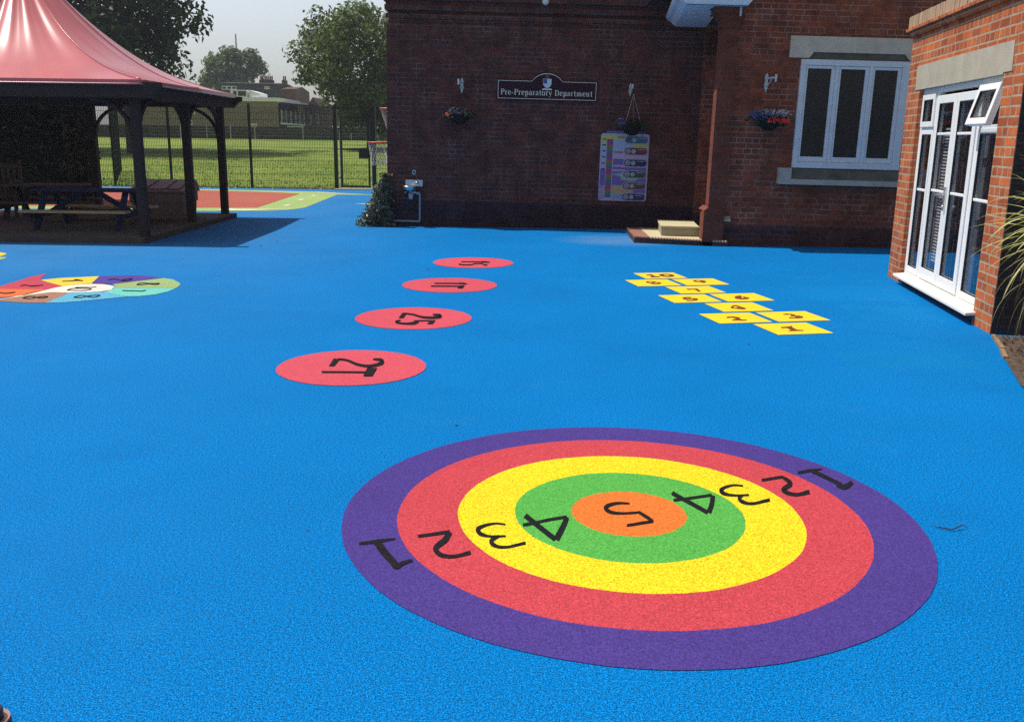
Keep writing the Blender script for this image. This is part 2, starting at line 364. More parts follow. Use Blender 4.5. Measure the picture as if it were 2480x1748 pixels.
# tufts of field grass just behind the mesh and dandelion flecks
mb = MB()
for i in range(9000):
    y = 29.1+random.random()**2*16; x = random.uniform(-16, -1); z = field_z(y)-.02; h = random.uniform(.03, .08); a = random.uniform(0, 6.3); w = random.uniform(.01, .022)
    mb.face([(x-w*cos(a), y-w*sin(a), z), (x+w*cos(a), y+w*sin(a), z), (x+random.gauss(0, .03), y+random.gauss(0, .03), z+h)])
o = mb.build('grass_tufts', leafmat('grass_blade', (.06, .10, .018), (.20, .24, .06), .3)); tag(o, None, None, kind='stuff')
# soil bed at the foot of the wing's end wall
bed = [(4.09, 7.80), (3.98, 7.45), (3.76, 6.92), (3.47, 6.15), (3.30, 5.4), (3.2, 4.4), (6.5, 4.2), (6.5, 7.55)]
o = sheet('soil_bed', [bed], M['soil'], .012); tag(o, None, None, kind='structure')
mb = MB()
for i in range(900):
    x = random.uniform(3.4, 5.2); y = random.uniform(5.2, 7.75)
    if x < 3.44+.35*(y-6.0)+.05: continue
    r = random.uniform(.012, .05); a = random.uniform(0, 6)
    mb.mesh([(x+r*cos(a+k*1.57), y+r*sin(a+k*1.57), .01) for k in range(4)]+[(x+random.gauss(0, .006), y, .012+r*.8)], [(0, 1, 4), (1, 2, 4), (2, 3, 4), (3, 0, 4)])
tag(mb.build('soil_clods', M['soil']), None, None, kind='stuff')
mb = MB()
for a, b in (((4.09, 7.80), (4.03, 7.62)), ((4.02, 7.60), (3.90, 7.27)), ((3.88, 7.24), (3.76, 6.95))): mb.beam((a[0]+.02, a[1], .0), (b[0]+.02, b[1], .0), .032, .05)
t = thing('bed_edging', 'low sandy timber edging strip between blue floor and soil bed', 'edging'); mb.build('edging_strip', M['edging'], t)

# ================================================================== FLOOR MARKINGS
def disc(cx, cy, r0, r1, z, n=240):
    mb = MB()
    wob = lambda r, k: r+(.0010*(sin(2*pi*k/n*7+r*40)+.7*sin(2*pi*k/n*17+r*90)+.5*sin(2*pi*k/n*41+r*13)) if r else 0)
    o = [(cx+wob(r1, k)*cos(2*pi*k/n), cy+wob(r1, k)*sin(2*pi*k/n), z) for k in range(n)]
    if r0 == 0: mb.face(o)
    else:
        i_ = [(cx+wob(r0, k)*cos(2*pi*k/n), cy+wob(r0, k)*sin(2*pi*k/n), z) for k in range(n)]
        mb.mesh(o+i_, [(k, (k+1) % n, n+(k+1) % n, n+k) for k in range(n)])
    return mb
def strokes(lst, org, sc, z, parent, mat, name='numeral', loose=True):
    mb = MB(); z0 = z
    for i, (pts, ws) in enumerate(lst):
        if pts == 'P':
            zi = z0+.0004*i; mb.face([(*gp(org[0]+x/sc, org[1]+y/sc, zi), zi) for x, y in ws]); continue
        if len(pts) > 2 and loose: pts, ws = smooth_pts(pts, ws)
        zi = z0+.0004*i
        mb.ribbon(pts, ws, lambda p: (*gp(org[0]+p[0]/sc, org[1]+p[1]/sc, zi), zi))
    return mb.build(name, mat, parent, up=True)
TX, TY = .523, 3.834
t = thing('target_marking', 'large round target of purple, red, yellow, green and orange rings on blue floor', 'target marking')
for nm, r0, r1, mt in (('purple_ring', 1.012, 1.246, 'purple'), ('red_ring', .75, 1.012, 'red'), ('yellow_ring', .502, .75, 'yellow'), ('green_ring', .252, .502, 'green'), ('orange_centre', 0, .252, 'orange')):
    disc(TX, TY, r0, r1, .003).build(nm, M[mt], t, up=True)
A = (840, 1150); B_ = (1520, 1100); C_ = (800, 1000)
for org, sc, L_ in [
  (A, 4.1, [([(120, 680), (300, 655), (480, 630)], [24, 36, 16]), ([(290, 650), (370, 760), (485, 890)], [74, 74, 66]), ([(455, 898), (505, 905), (550, 872), (650, 842)], [40, 46, 42, 26])]),
  (A, 4.1, [([(705, 605), (850, 585), (1020, 560)], [28, 32, 34]), ([(1022, 562), (975, 640), (910, 690), (880, 735), (925, 785), (1010, 805), (1100, 798), (1228, 765)], [50, 60, 55, 50, 45, 36, 32, 40])]),
  (A, 4.1, [([(1575, 488), (1480, 478), (1380, 495), (1305, 530), (1320, 575), (1400, 603), (1500, 605), (1578, 603)], [14, 18, 28, 44, 44, 24, 20, 18]), ([(1510, 603), (1440, 640), (1445, 680), (1510, 710), (1600, 710), (1690, 690), (1775, 670)], [28, 40, 44, 30, 24, 26, 28])]),
  (A, 4.1, [([(1770, 398), (1840, 455), (1960, 550), (2070, 635)], 50), ([(1748, 493), (1850, 475), (2000, 442), (2185, 412)], 28), ([(2185, 415), (2150, 500), (2078, 638)], [42, 52, 60])]),
  (B_, 4.1, [([(440, 380), (530, 430), (660, 500), (795, 575)], 40), ([(455, 452), (560, 440), (700, 420), (835, 400)], 26), ([(845, 405), (835, 490), (805, 575)], [44, 46, 48])]),
  (B_, 4.1, [([(1145, 310), (1060, 303), (980, 320), (930, 350), (945, 380), (1010, 400), (1100, 405), (1205, 400)], [16, 18, 26, 40, 40, 26, 20, 18]), ([(1140, 405), (1110, 430), (1130, 462), (1200, 485), (1280, 480), (1340, 465), (1412, 448)], [24, 34, 38, 28, 26, 28, 34])]),
  (B_, 4.1, [([(1330, 255), (1420, 240), (1540, 220)], [26, 28, 28]), ([(1535, 222), (1600, 265), (1610, 300), (1550, 340), (1560, 365), (1620, 390), (1700, 395), (1805, 368)], [26, 42, 48, 44, 42, 36, 32, 44])]),
  (B_, 4.1, [([(1690, 182), (1800, 160), (1930, 143)], [26, 28, 14]), ([(1830, 160), (1960, 220), (2120, 300)], 38), ([(2080, 300), (2160, 320), (2230, 272)], [36, 52, 38])]),
  (C_, 2.5288, [([(1832, 552), (1760, 550), (1700, 565), (1688, 585), (1725, 607), (1800, 612), (1892, 606)], [10, 16, 24, 26, 20, 14, 14]), ([(1885, 603), (1930, 630), (1975, 660)], [16, 20, 18]), ([(1978, 660), (1900, 672), (1815, 686)], [16, 16, 14])])]:
    strokes(L_, org, sc, .0055, t, M['black'])
dots = [(-.526, 12.186), (-.705, 10.261), (-.897, 8.301), (-1.139, 6.432)]
D_ = (640, 600); ds = 3.5875
dotnum = [[([(1710, 121), (1800, 121), (1900, 122)], 8), ([(1885, 122), (1920, 123), (1958, 126)], [12, 14, 8]), ([(1690, 141), (1740, 148), (1800, 146), (1830, 137), (1890, 137), (1910, 148), (1938, 148)], [12, 9, 9, 9, 9, 10, 12])],
          [([(1478, 308), (1600, 308), (1700, 310)], 10), ('P', [(1690, 301), (1740, 303), (1770, 315), (1735, 318), (1695, 313)]), ([(1448, 332), (1600, 332), (1705, 333)], 10), ('P', [(1676, 350), (1722, 352), (1742, 326), (1700, 325)])],
          [('P', [(1166, 611), (1208, 611), (1242, 566), (1200, 564)]), ([(1215, 568), (1290, 578), (1370, 600), (1450, 606), (1525, 598), (1520, 584), (1462, 578)], [12, 14, 18, 22, 26, 24, 8]), ('P', [(1412, 662), (1460, 662), (1490, 630), (1445, 630)]), ([(1478, 632), (1380, 632), (1300, 634)], [8, 10, 10]), ([(1340, 640), (1300, 652), (1240, 657), (1170, 652), (1145, 640), (1185, 628)], [16, 26, 16, 14, 20, 8])],
          [('P', [(560, 1027), (608, 1027), (658, 966), (605, 960)]), ([(640, 965), (720, 975), (800, 1008), (880, 1024), (960, 1019), (1022, 996), (1012, 972), (945, 966)], [16, 18, 22, 22, 26, 34, 28, 12]), ([(498, 1076), (700, 1077), (900, 1079)], 14), ('P', [(858, 1113), (938, 1113), (980, 1042), (895, 1041)])]]
dlab = ['small looking red floor circle numbered 15, farthest of the row', 'red floor circle numbered 11, next nearer than circle 15', 'red floor circle numbered 25, between circles 11 and 21', 'red floor circle numbered 21, nearest the big target']
for (x, y), L_, lb in zip(dots, dotnum, dlab):
    q = thing('number_circle', lb, 'number circle', (x, y, 0), group='red numbered circles on the floor')
    disc(0, 0, 0, .525, .004, 240).build('red_disc', M['dotred'], q, up=True)
    n = strokes(L_, D_, ds, .008, None, M['black']); n.parent = q; n.matrix_parent_inverse = Matrix.Translation((-x, -y, 0))
# hopscotch
t = thing('hopscotch_marking', 'hopscotch of ten yellow squares with brown numerals on the blue floor', 'hopscotch')
lay = {1: (.5, 0), 2: (0, 1), 3: (1, 1), 4: (.5, 2), 5: (0, 3), 6: (1, 3), 7: (.5, 4), 8: (0, 5), 9: (1, 5), 10: (.5, 6)}
ho = Vector((1.976, 7.692)); ha = .213; hu = Vector((cos(ha), sin(ha))); hw = Vector((-hu.y, hu.x))
hn = {1: ([[(1662, 645), (1735, 640), (1775, 632), (1785, 650), (1830, 672), (1895, 676), (1898, 682), (1745, 685), (1740, 680), (1775, 676), (1720, 652), (1670, 655)]], []),
      2: ([[(1100, 545), (1120, 538), (1170, 536), (1220, 542), (1242, 550), (1245, 562), (1265, 568), (1312, 570), (1314, 577), (1265, 578), (1215, 574), (1165, 577), (1160, 570), (1195, 562), (1190, 552), (1150, 546), (1110, 552)]], []),
      3: ([[(1680, 512), (1720, 507), (1780, 511), (1815, 520), (1800, 528), (1850, 527), (1892, 537), (1890, 548), (1840, 554), (1750, 552), (1740, 544), (1800, 546), (1825, 540), (1800, 534), (1755, 532), (1775, 524), (1760, 516), (1700, 517)]], []),
      4: ([[(1145, 440), (1165, 425), (1200, 418), (1240, 432), (1300, 448), (1302, 458), (1270, 461), (1200, 455), (1150, 450)]], [[(1175, 440), (1195, 432), (1225, 444), (1180, 448)]]),
      5: ([[(735, 335), (735, 344), (680, 346), (700, 353), (750, 347), (800, 350), (812, 360), (800, 370), (740, 376), (690, 375), (690, 368), (745, 368), (770, 360), (750, 355), (700, 361), (660, 360), (645, 345), (670, 338)]], []),
      6: ([[(1255, 322), (1252, 330), (1225, 333), (1290, 334), (1335, 341), (1338, 350), (1310, 357), (1250, 359), (1200, 352), (1183, 340), (1195, 329), (1225, 322)]], [[(1255, 340), (1275, 341), (1287, 346), (1262, 347)]]),
      7: ([[(690, 254), (700, 250), (740, 252), (800, 249), (815, 258), (840, 278), (815, 280), (790, 265), (770, 257), (710, 261)]], []),
      8: ([[(270, 182), (285, 175), (330, 173), (375, 178), (385, 184), (425, 185), (432, 193), (410, 202), (360, 204), (325, 199), (318, 192), (280, 188)]], [[(295, 182), (330, 178), (352, 183), (320, 186)], [(350, 194), (380, 191), (402, 195), (370, 198)]]),
      9: ([[(757, 168), (775, 162), (820, 162), (875, 167), (895, 177), (885, 187), (850, 190), (845, 185), (865, 180), (840, 181), (790, 180), (762, 174)]], [[(788, 170), (820, 168), (837, 172), (805, 175)]]),
      10: ([[(275, 108), (320, 102), (345, 110), (370, 122), (415, 124), (417, 131), (320, 133), (322, 127), (335, 126), (310, 112), (280, 114)], [(487+80*cos(a*.3927)+0*sin(a*.3927), 113+15*sin(a*.3927)+4*cos(a*.3927)) for a in range(16)]], [[(487+34*cos(a*.785), 113+5*sin(a*.785)+2*cos(a*.785)) for a in range(8)]])}
for k, (c, r) in lay.items():
    b = ho+hu*(c*.581)+hw*(r*.541); w_, h_ = hu*.518, hw*.47
    q = sheet('square', [[b, b+w_, b+w_+h_, b+h_]], M['hopyellow'], .004, t); q['label'] = 'yellow square numbered %d' % k
    mb = MB()
    for i, ps in enumerate(hn[k]):
        mb.cur = i
        for p in ps: mb.face([(*gp(1500+x/4.2519, 640+y/4.2519, .0075+.002*i), .0075+.002*i) for x, y in p])
    mb.build('numeral', [M['hopbrown'], M['hopyellow']], q, up=True)
# curled number snake
t = thing('number_snake_marking', 'curled number snake in coloured segments on the blue floor at left', 'snake marking')
so, ss = (0, 600), 4.783
def snake(name, mat, pts, num, ws):
    mb = MB(); mb.face([(*gp(so[0]+x/ss, so[1]+y/ss, .004), .004) for x, y in pts]); q = mb.build(name, M[mat], t, up=True)
    if num: strokes([(p, ws) for p in num], so, ss, .008, q, M['black'])
snake('red_segment', 'snakered', [(-350, 478), (-150, 470), (0, 445), (200, 385), (350, 337), (540, 298), (490, 335), (465, 372), (600, 410), (720, 444), (540, 485), (480, 478), (0, 475), (-300, 520)], [[(230, 440), (290, 430), (350, 440), (420, 438), (500, 430)]], [6, 9, 10, 10, 7])
snake('orange_segment', 'snakeorange', [(-300, 520), (0, 476), (480, 479), (540, 486), (300, 545), (110, 568), (-200, 578), (-350, 560)], [[(-60, 520), (0, 518), (60, 526), (120, 520), (178, 512)]], [8, 9, 10, 10, 7])
snake('yellow_segment', 'snakeyellow', [(466, 373), (700, 350), (1148, 330), (1058, 413), (900, 424), (722, 443)], [[(718, 386), (840, 381), (880, 369), (955, 379)], [(860, 378), (960, 379)]], [6, 8, 12, 8])
snake('purple_segment', 'snakepurple', [(1150, 329), (1500, 318), (1720, 328), (1890, 350), (1600, 385), (1302, 418), (1200, 417), (1060, 412)], [[(1255, 370), (1330, 360), (1400, 375), (1460, 362), (1530, 357), (1490, 378), (1400, 380)]], 8)
snake('green_segment', 'snakegreen', [(1892, 351), (2000, 365), (2080, 405), (2090, 428), (2045, 463), (1332, 462), (1330, 440), (1304, 421), (1602, 386)], [[(1580, 425), (1640, 406), (1740, 412), (1850, 411), (1800, 425), (1720, 417), (1640, 427), (1580, 425)]], 7)
snake('teal_segment', 'snaketeal', [(1332, 463), (2044, 465), (1950, 505), (1800, 540), (1600, 560), (1500, 561), (1400, 550), (1202, 510), (1270, 492)], [[(1415, 493), (1630, 500), (1690, 488)]], 8)
snake('sky_blue_segment', 'snakesky', [(520, 636), (600, 606), (750, 546), (792, 522), (1000, 516), (1200, 511), (1400, 551), (1498, 562), (1200, 592), (900, 620), (700, 634)], [[(850, 572), (940, 550), (1000, 560), (930, 576), (850, 572)], [(1000, 560), (1080, 549), (1160, 548), (1090, 572), (1000, 562)]], 7)
snake('brown_segment', 'snakebrown', [(0, 602), (180, 576), (350, 547), (600, 517), (790, 521), (748, 545), (600, 605), (518, 635), (300, 635), (100, 622), (-120, 614)], [[(260, 581), (340, 561), (420, 572), (340, 587), (260, 581)], [(420, 573), (500, 561), (555, 565), (480, 582), (420, 574)]], 7)
snake('white_segment', 'snakewhite', [(-150, 604), (0, 592), (100, 580), (200, 558), (450, 500), (720, 446), (900, 426), (1050, 418), (1200, 422), (1300, 440), (1330, 453), (1280, 488), (1150, 508), (1000, 514), (790, 519), (600, 514), (350, 544), (180, 572), (0, 598)], [[(870, 458), (980, 456), (1060, 457), (1115, 450)], [(775, 489), (830, 471), (930, 468), (1058, 472), (1005, 490), (900, 493), (775, 489)]], 6)
t = thing('leaf_marking', 'yellow and green pointed floor marking at the left edge before the snake', 'floor marking')
for nm, mt, pts in (('yellow_tip', 'snakeyellow', [(-200, 48), (0, 52), (50, 60), (78, 71), (50, 84), (0, 98), (-200, 104)]), ('green_tip', 'snakegreen', [(-200, 108), (0, 106), (76, 108), (60, 124), (0, 140), (-200, 150)])):
    mb = MB(); mb.face([(*gp(so[0]+x/ss, so[1]+y/ss, .004), .004) for x, y in pts]); mb.build(nm, M[mt], t, up=True)
# play road beyond the pavilion
t = thing('play_road_marking', 'pale green play road with white dashes around a red court by the fence', 'road marking')
sheet('green_lane', [[(-14, 28.1), (-9.25, 27.95), (-5.74, 27.47), (-4.13, 26.54), (-3.6, 26.45), (-3.6, 26.2), (-4.035, 26.28), (-4.92, 26.22), (-4.76, 21.9), (-4.74, 21.35), (-4.80, 21.0), (-4.95, 20.6), (-5.3, 20.25), (-5.88, 20.02), (-6.72, 20.0), (-14, 20.0)]], M['courtgreen'], .004, t)
sheet('red_court', [[(-14, 27.5), (-9.05, 27.35), (-8.2, 27.2), (-6.55, 26.75), (-6.0, 26.40), (-5.77, 21.08), (-7, 20.85), (-14, 20.85)]], M['courtred'], .008, t)
for a, b in (((-5.30, 21.70), (-5.29, 22.15)), ((-5.42, 23.7), (-5.40, 24.15)), ((-5.46, 25.4), (-5.44, 25.82))):
    sheet('dash', [[(a[0]-.05, a[1]), (a[0]+.06, a[1]), (b[0]+.06, b[1]), (b[0]-.05, b[1])]], M['courtwhite'], .008, t)
sheet('dash', [[(-6.03, 26.72), (-5.86, 26.70), (-5.86, 26.83), (-6.03, 26.85)]], M['courtwhite'], .012, t)
sheet('dash', [[(-5.7, 27.1), (-5.08, 26.86), (-5.07, 27.02), (-5.68, 27.27)]], M['courtwhite'], .008, t)
sheet('zebra_stripe', [[(-6.4, 20.12), (-5.7, 20.2), (-5.05, 20.72), (-4.93, 20.82), (-5.4, 20.62), (-5.95, 20.55), (-6.3, 20.62)]], M['courtwhite'], .012, t)
t = thing('arrow_marking', 'pale green triangle on the blue floor poking out left of the ivy', 'floor marking')
sheet('triangle', [[(-3.89, 22.80), (-3.45, 22.45), (-3.35, 23.05)]], M['courtgreen'], .004, t)

# ================================================================== SCHOOL BUILDING (tilted frame)
SC = thing('brick_school', 'old dark red brick school building with stone window dressings, facing camera in shade', 'building', tilt=True)
mb = MB().box((-2.32, 17.2, -.3), (3.30, 30, 3.50)); mb.build('front_wall', M['brick_main'], SC)
mb = MB()                                                       # corbelled brick eaves: recessed band then stepped courses
mb.box((-2.29, 17.225, 3.50), (3.30, 30, 3.72)); mb.box((-2.33, 17.17, 3.58), (3.30, 17.225, 3.66)); mb.box((-2.35, 17.14, 3.72), (3.30, 30, 3.80))
mb.box((-2.33, 17.17, 3.80), (3.30, 30, 3.88)); mb.box((-2.39, 17.10, 3.88), (3.30, 30, 3.97))
mb.build('corbelled_cornice', M['brick_main'], SC)
MB().box((-2.33, 17.19, 3.97), (3.30, 30, 8.6)).build('upper_wall', M['brick_main'], SC)
MB().prism([(16.9, 8.6), (23.6, 12.6), (30.3, 8.6)], 'x', -2.6, 3.3).build('roof', M['slate'], SC)
mb = MB()                                                       # bay: gabled block standing forward of the front wall
mb.prism([(3.03, 14.65), (3.11, 15.35), (3.46, 15.42), (3.56, 16.98), (3.24, 17.02), (3.26, 17.199), (3.3005, 17.199), (3.3005, 24), (9, 24), (9, 14.65)], 'z', -.3, 3.70)
mb.build('bay_wall', M['brick_bay'], SC)
mb = MB().prism([(3.0, 3.70), (9, 3.70), (9, 6.4), (5.9, 6.4)], 'y', 14.65, 17.19); mb.build('bay_gable', M['brick_bay'], SC)
mb = MB(); mb.prism([(3.03, 14.652), (3.11, 15.35), (3.46, 15.42), (3.56, 16.98), (3.24, 17.02), (3.25, 17.19), (3.9, 17.19), (3.9, 14.652)], 'z', 3.08, 3.50); mb.build('door_head', M['brick_bay'], SC)
mb = MB()                                                       # corner pilaster with rounded corbel and plinth
mb.box((3.0, 14.585, .60), (3.255, 14.65, 3.27)); mb.box((2.985, 14.57, 3.27), (3.27, 14.65, 3.40)); mb.box((2.93, 14.55, 3.40), (3.29, 14.65, 3.47)); mb.box((2.87, 14.53, 3.47), (3.31, 14.65, 3.56))
for e, za, zb in ((0, .60, 3.27), (.015, 3.27, 3.40), (.07, 3.40, 3.47), (.13, 3.47, 3.559)): mb.prism([(3.0-e, 14.65), (3.035-e, 15.0), (3.09, 15.0), (3.06, 14.65)], 'z', za, zb)
mb.build('pilaster', M['brick_rub'], SC)
mb = MB(); mb.box((2.935, 14.56, -.3), (3.255, 14.65, .585)); mb.prism([(2.935, 14.65), (2.972, 15.03), (3.09, 15.03), (3.06, 14.65)], 'z', -.3, .585)
mb.prism([(2.935, .585), (3.255, .585), (3.255, .61), (3.0, .64)], 'y', 14.56, 15.03)
mb.build('pilaster_base', M['brick_rub'], SC)
mb = MB(); mb.box((3.255, 14.63, -.3), (9, 14.65, .45)); mb.build('bay_plinth', M['brick_bay'], SC)
mb = MB(); mb.prism([(14.55, .43), (14.65, .43), (14.65, .50)], 'x', 3.255, 3.36); mb.build('plinth_weathering', M['greystone'], SC)
MB().box((-2.335, 17.17, -.3), (3.30, 17.2, .50)).build('front_plinth', M['brick_main'], SC)
mb = MB().prism([(4.055, 2.88), (4.35, 2.88), (4.42, 2.965), (5.78, 2.965), (5.86, 2.88), (6.15, 2.88), (6.15, 3.19), (4.055, 3.19)], 'y', 14.62, 14.66); mb.build('window_lintel', M['palestone'], SC)
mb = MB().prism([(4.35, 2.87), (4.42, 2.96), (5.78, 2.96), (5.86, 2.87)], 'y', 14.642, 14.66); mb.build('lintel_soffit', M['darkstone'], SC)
mb = MB(); mb.box((4.035, 14.52, 1.02), (4.22, 14.66, 1.265)); mb.box((4.22, 14.52, 1.02), (6.2, 14.66, 1.10)); mb.build('window_sill', M['greystone'], SC)
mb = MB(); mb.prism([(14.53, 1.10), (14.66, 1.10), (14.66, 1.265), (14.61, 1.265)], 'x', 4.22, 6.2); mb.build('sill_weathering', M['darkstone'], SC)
W = MB(); F0, F1 = 14.60, 14.66
def fr(x0, x1, z0, z1, y0=F0): W.box((x0, y0, z0), (x1, F1, z1))
fr(4.24, 5.88, 2.775, 2.86); fr(4.24, 5.88, 1.27, 1.36, 14.592); fr(4.24, 4.315, 1.36, 2.775); fr(5.765, 5.88, 1.36, 2.775)
fr(4.765, 4.815, 1.36, 2.775); fr(5.275, 5.325, 1.36, 2.775)
win = W.build('window', M['whitepaint'], SC, bevel=.004)
for a, b in ((4.315, 4.765), (4.815, 5.275), (5.325, 5.765)):
    mb = MB(); y = 14.612
    mb.box((a+.004, y, 1.364), (b-.004, F1, 1.44)); mb.box((a+.004, y, 2.73), (b-.004, F1, 2.771)); mb.box((a+.004, y, 1.44), (a+.035, F1, 2.73)); mb.box((b-.06, y, 1.44), (b-.004, F1, 2.73))
    mb.build('casement', M['whitepaint'], win, bevel=.003)
    MB().box((a+.035, 14.635, 1.44), (b-.06, 14.645, 2.73)).build('pane', M['darkglass'], win)
# boxed eave with ogee gutter on the bay's flank, returned across the front
mb = MB()
prof = [(0, 3.56), (-.02, 3.575), (-.05, 3.60), (-.08, 3.635), (-.14, 3.66), (-.17, 3.70), (-.17, 3.735), (.0, 3.735)]
n = len(prof); ends = [(14.36, 2.42), (17.16, 2.72)]
vs = [(x0+p[0], y, p[1]) for y, x0 in ends for p in prof]
mb.mesh(vs, [(i, (i+1) % n, (i+1) % n+n, i+n) for i in range(n)]+[tuple(range(n)), tuple(range(2*n-1, n-1, -1))])
mb.mesh([(2.42, 14.36, 3.56), (3.30, 14.36, 3.56), (3.30, 14.585, 3.56), (2.87, 14.585, 3.56), (2.87, 15.0, 3.56), (3.02, 15.0, 3.56), (3.26, 17.16, 3.56), (2.72, 17.16, 3.56)], [tuple(range(8))])
prof2 = [(14.36, 3.56), (14.34, 3.59), (14.33, 3.62), (14.30, 3.66), (14.27, 3.70), (14.27, 3.95), (14.5, 3.95), (14.5, 3.56)]
mb.prism([(p[0], p[1]) for p in prof2], 'x', 2.42, 3.31)
mb.prism([(3.31, 3.56), (3.33, 3.59), (3.36, 3.62), (3.40, 3.67), (3.40, 3.95), (3.31, 3.95)], 'y', 14.3, 14.5)
mb.build('boxed_eave', M['whitepaint'], SC)
mb = MB(); mb.box((3.235, 14.50, 3.43), (3.262, 14.53, 3.555)); mb.build('gutter_bracket', M['ironwhite'], SC)
mb = MB(); mb.mesh([(2.2, 14.2, 3.96), (2.2, 17.19, 3.96), (5.9, 17.19, 6.9), (5.9, 14.2, 6.9), (2.2, 14.2, 3.90), (2.2, 17.19, 3.90), (5.9, 17.19, 6.84), (5.9, 14.2, 6.84), (9.2, 14.2, 4.2), (9.2, 17.19, 4.2)], [(0, 1, 2, 3), (7, 6, 5, 4), (0, 3, 7, 4), (1, 5, 6, 2), (0, 4, 5, 1), (3, 2, 9, 8)]); mb.build('bay_roof', M['slate'], SC)
mb = MB().prism([(15.42, .3), (16.98, .3), (16.98, 3.08), (15.42, 3.08)], 'x', 3.50, 3.52); mb.build('side_door', plain('dark_brown_door', (.03, .02, .018), .5, .4), SC)

# steps beside the bay
t = thing('entrance_steps', 'two tier sandstone entrance steps with red paver edge beside the brick pilaster', 'steps', tilt=True)
MB().prism([(1.92, 14.87), (3.33, 14.50), (3.33, 14.56), (2.935, 14.56), (2.975, 15.04), (3.05, 15.04), (3.2, 16.40), (1.98, 16.40)], 'z', -.15, .105).build('bottom_step', plain('step_brickwork', (.085, .045, .042), .85, .2, .3, 14), t)
MB().prism([(1.925, 14.875), (2.16, 14.815), (2.20, 16.40), (1.98, 16.40)], 'z', .1055, .128).build('paver_edge', M['redpaver'], t)
MB().prism([(2.163, 14.87), (2.93, 14.67), (2.972, 15.04), (3.05, 15.04), (3.18, 16.40), (2.203, 16.40)], 'z', .1055, .128).build('slab', M['paving'], t)
mb = MB()
for i in range(26):
    f = i/26; x = 2.17+f*1.15; y = 14.87-(x-1.92)*.2624
    mb.tube([(x+.022, y-.012, .117), (x+.022, y+.06, .117)], .021, 8)
mb.build('nosing_bricks', M['nosing'], t, smooth=True)
MB().prism([(2.38, 15.10), (2.99, 15.08), (3.0, 15.29), (3.1, 16.26), (2.50, 16.26)], 'z', .1285, .262).build('top_step_riser', plain('step_concrete', (.33, .30, .21), .9, .2, .15, 4), t)
MB().prism([(2.365, 15.085), (2.985, 15.065), (3.0, 15.29), (3.1, 16.275), (2.485, 16.275)], 'z', .2625, .288).build('top_slab', M['paving'], t)

# ================================================================== FITTINGS ON THE SCHOOL WALL
WY = 17.2
def wall_thing(name, label, cat, x, z, y=WY, group=None): return thing(name, label, cat, (x, y, z), group=group, tilt=True)
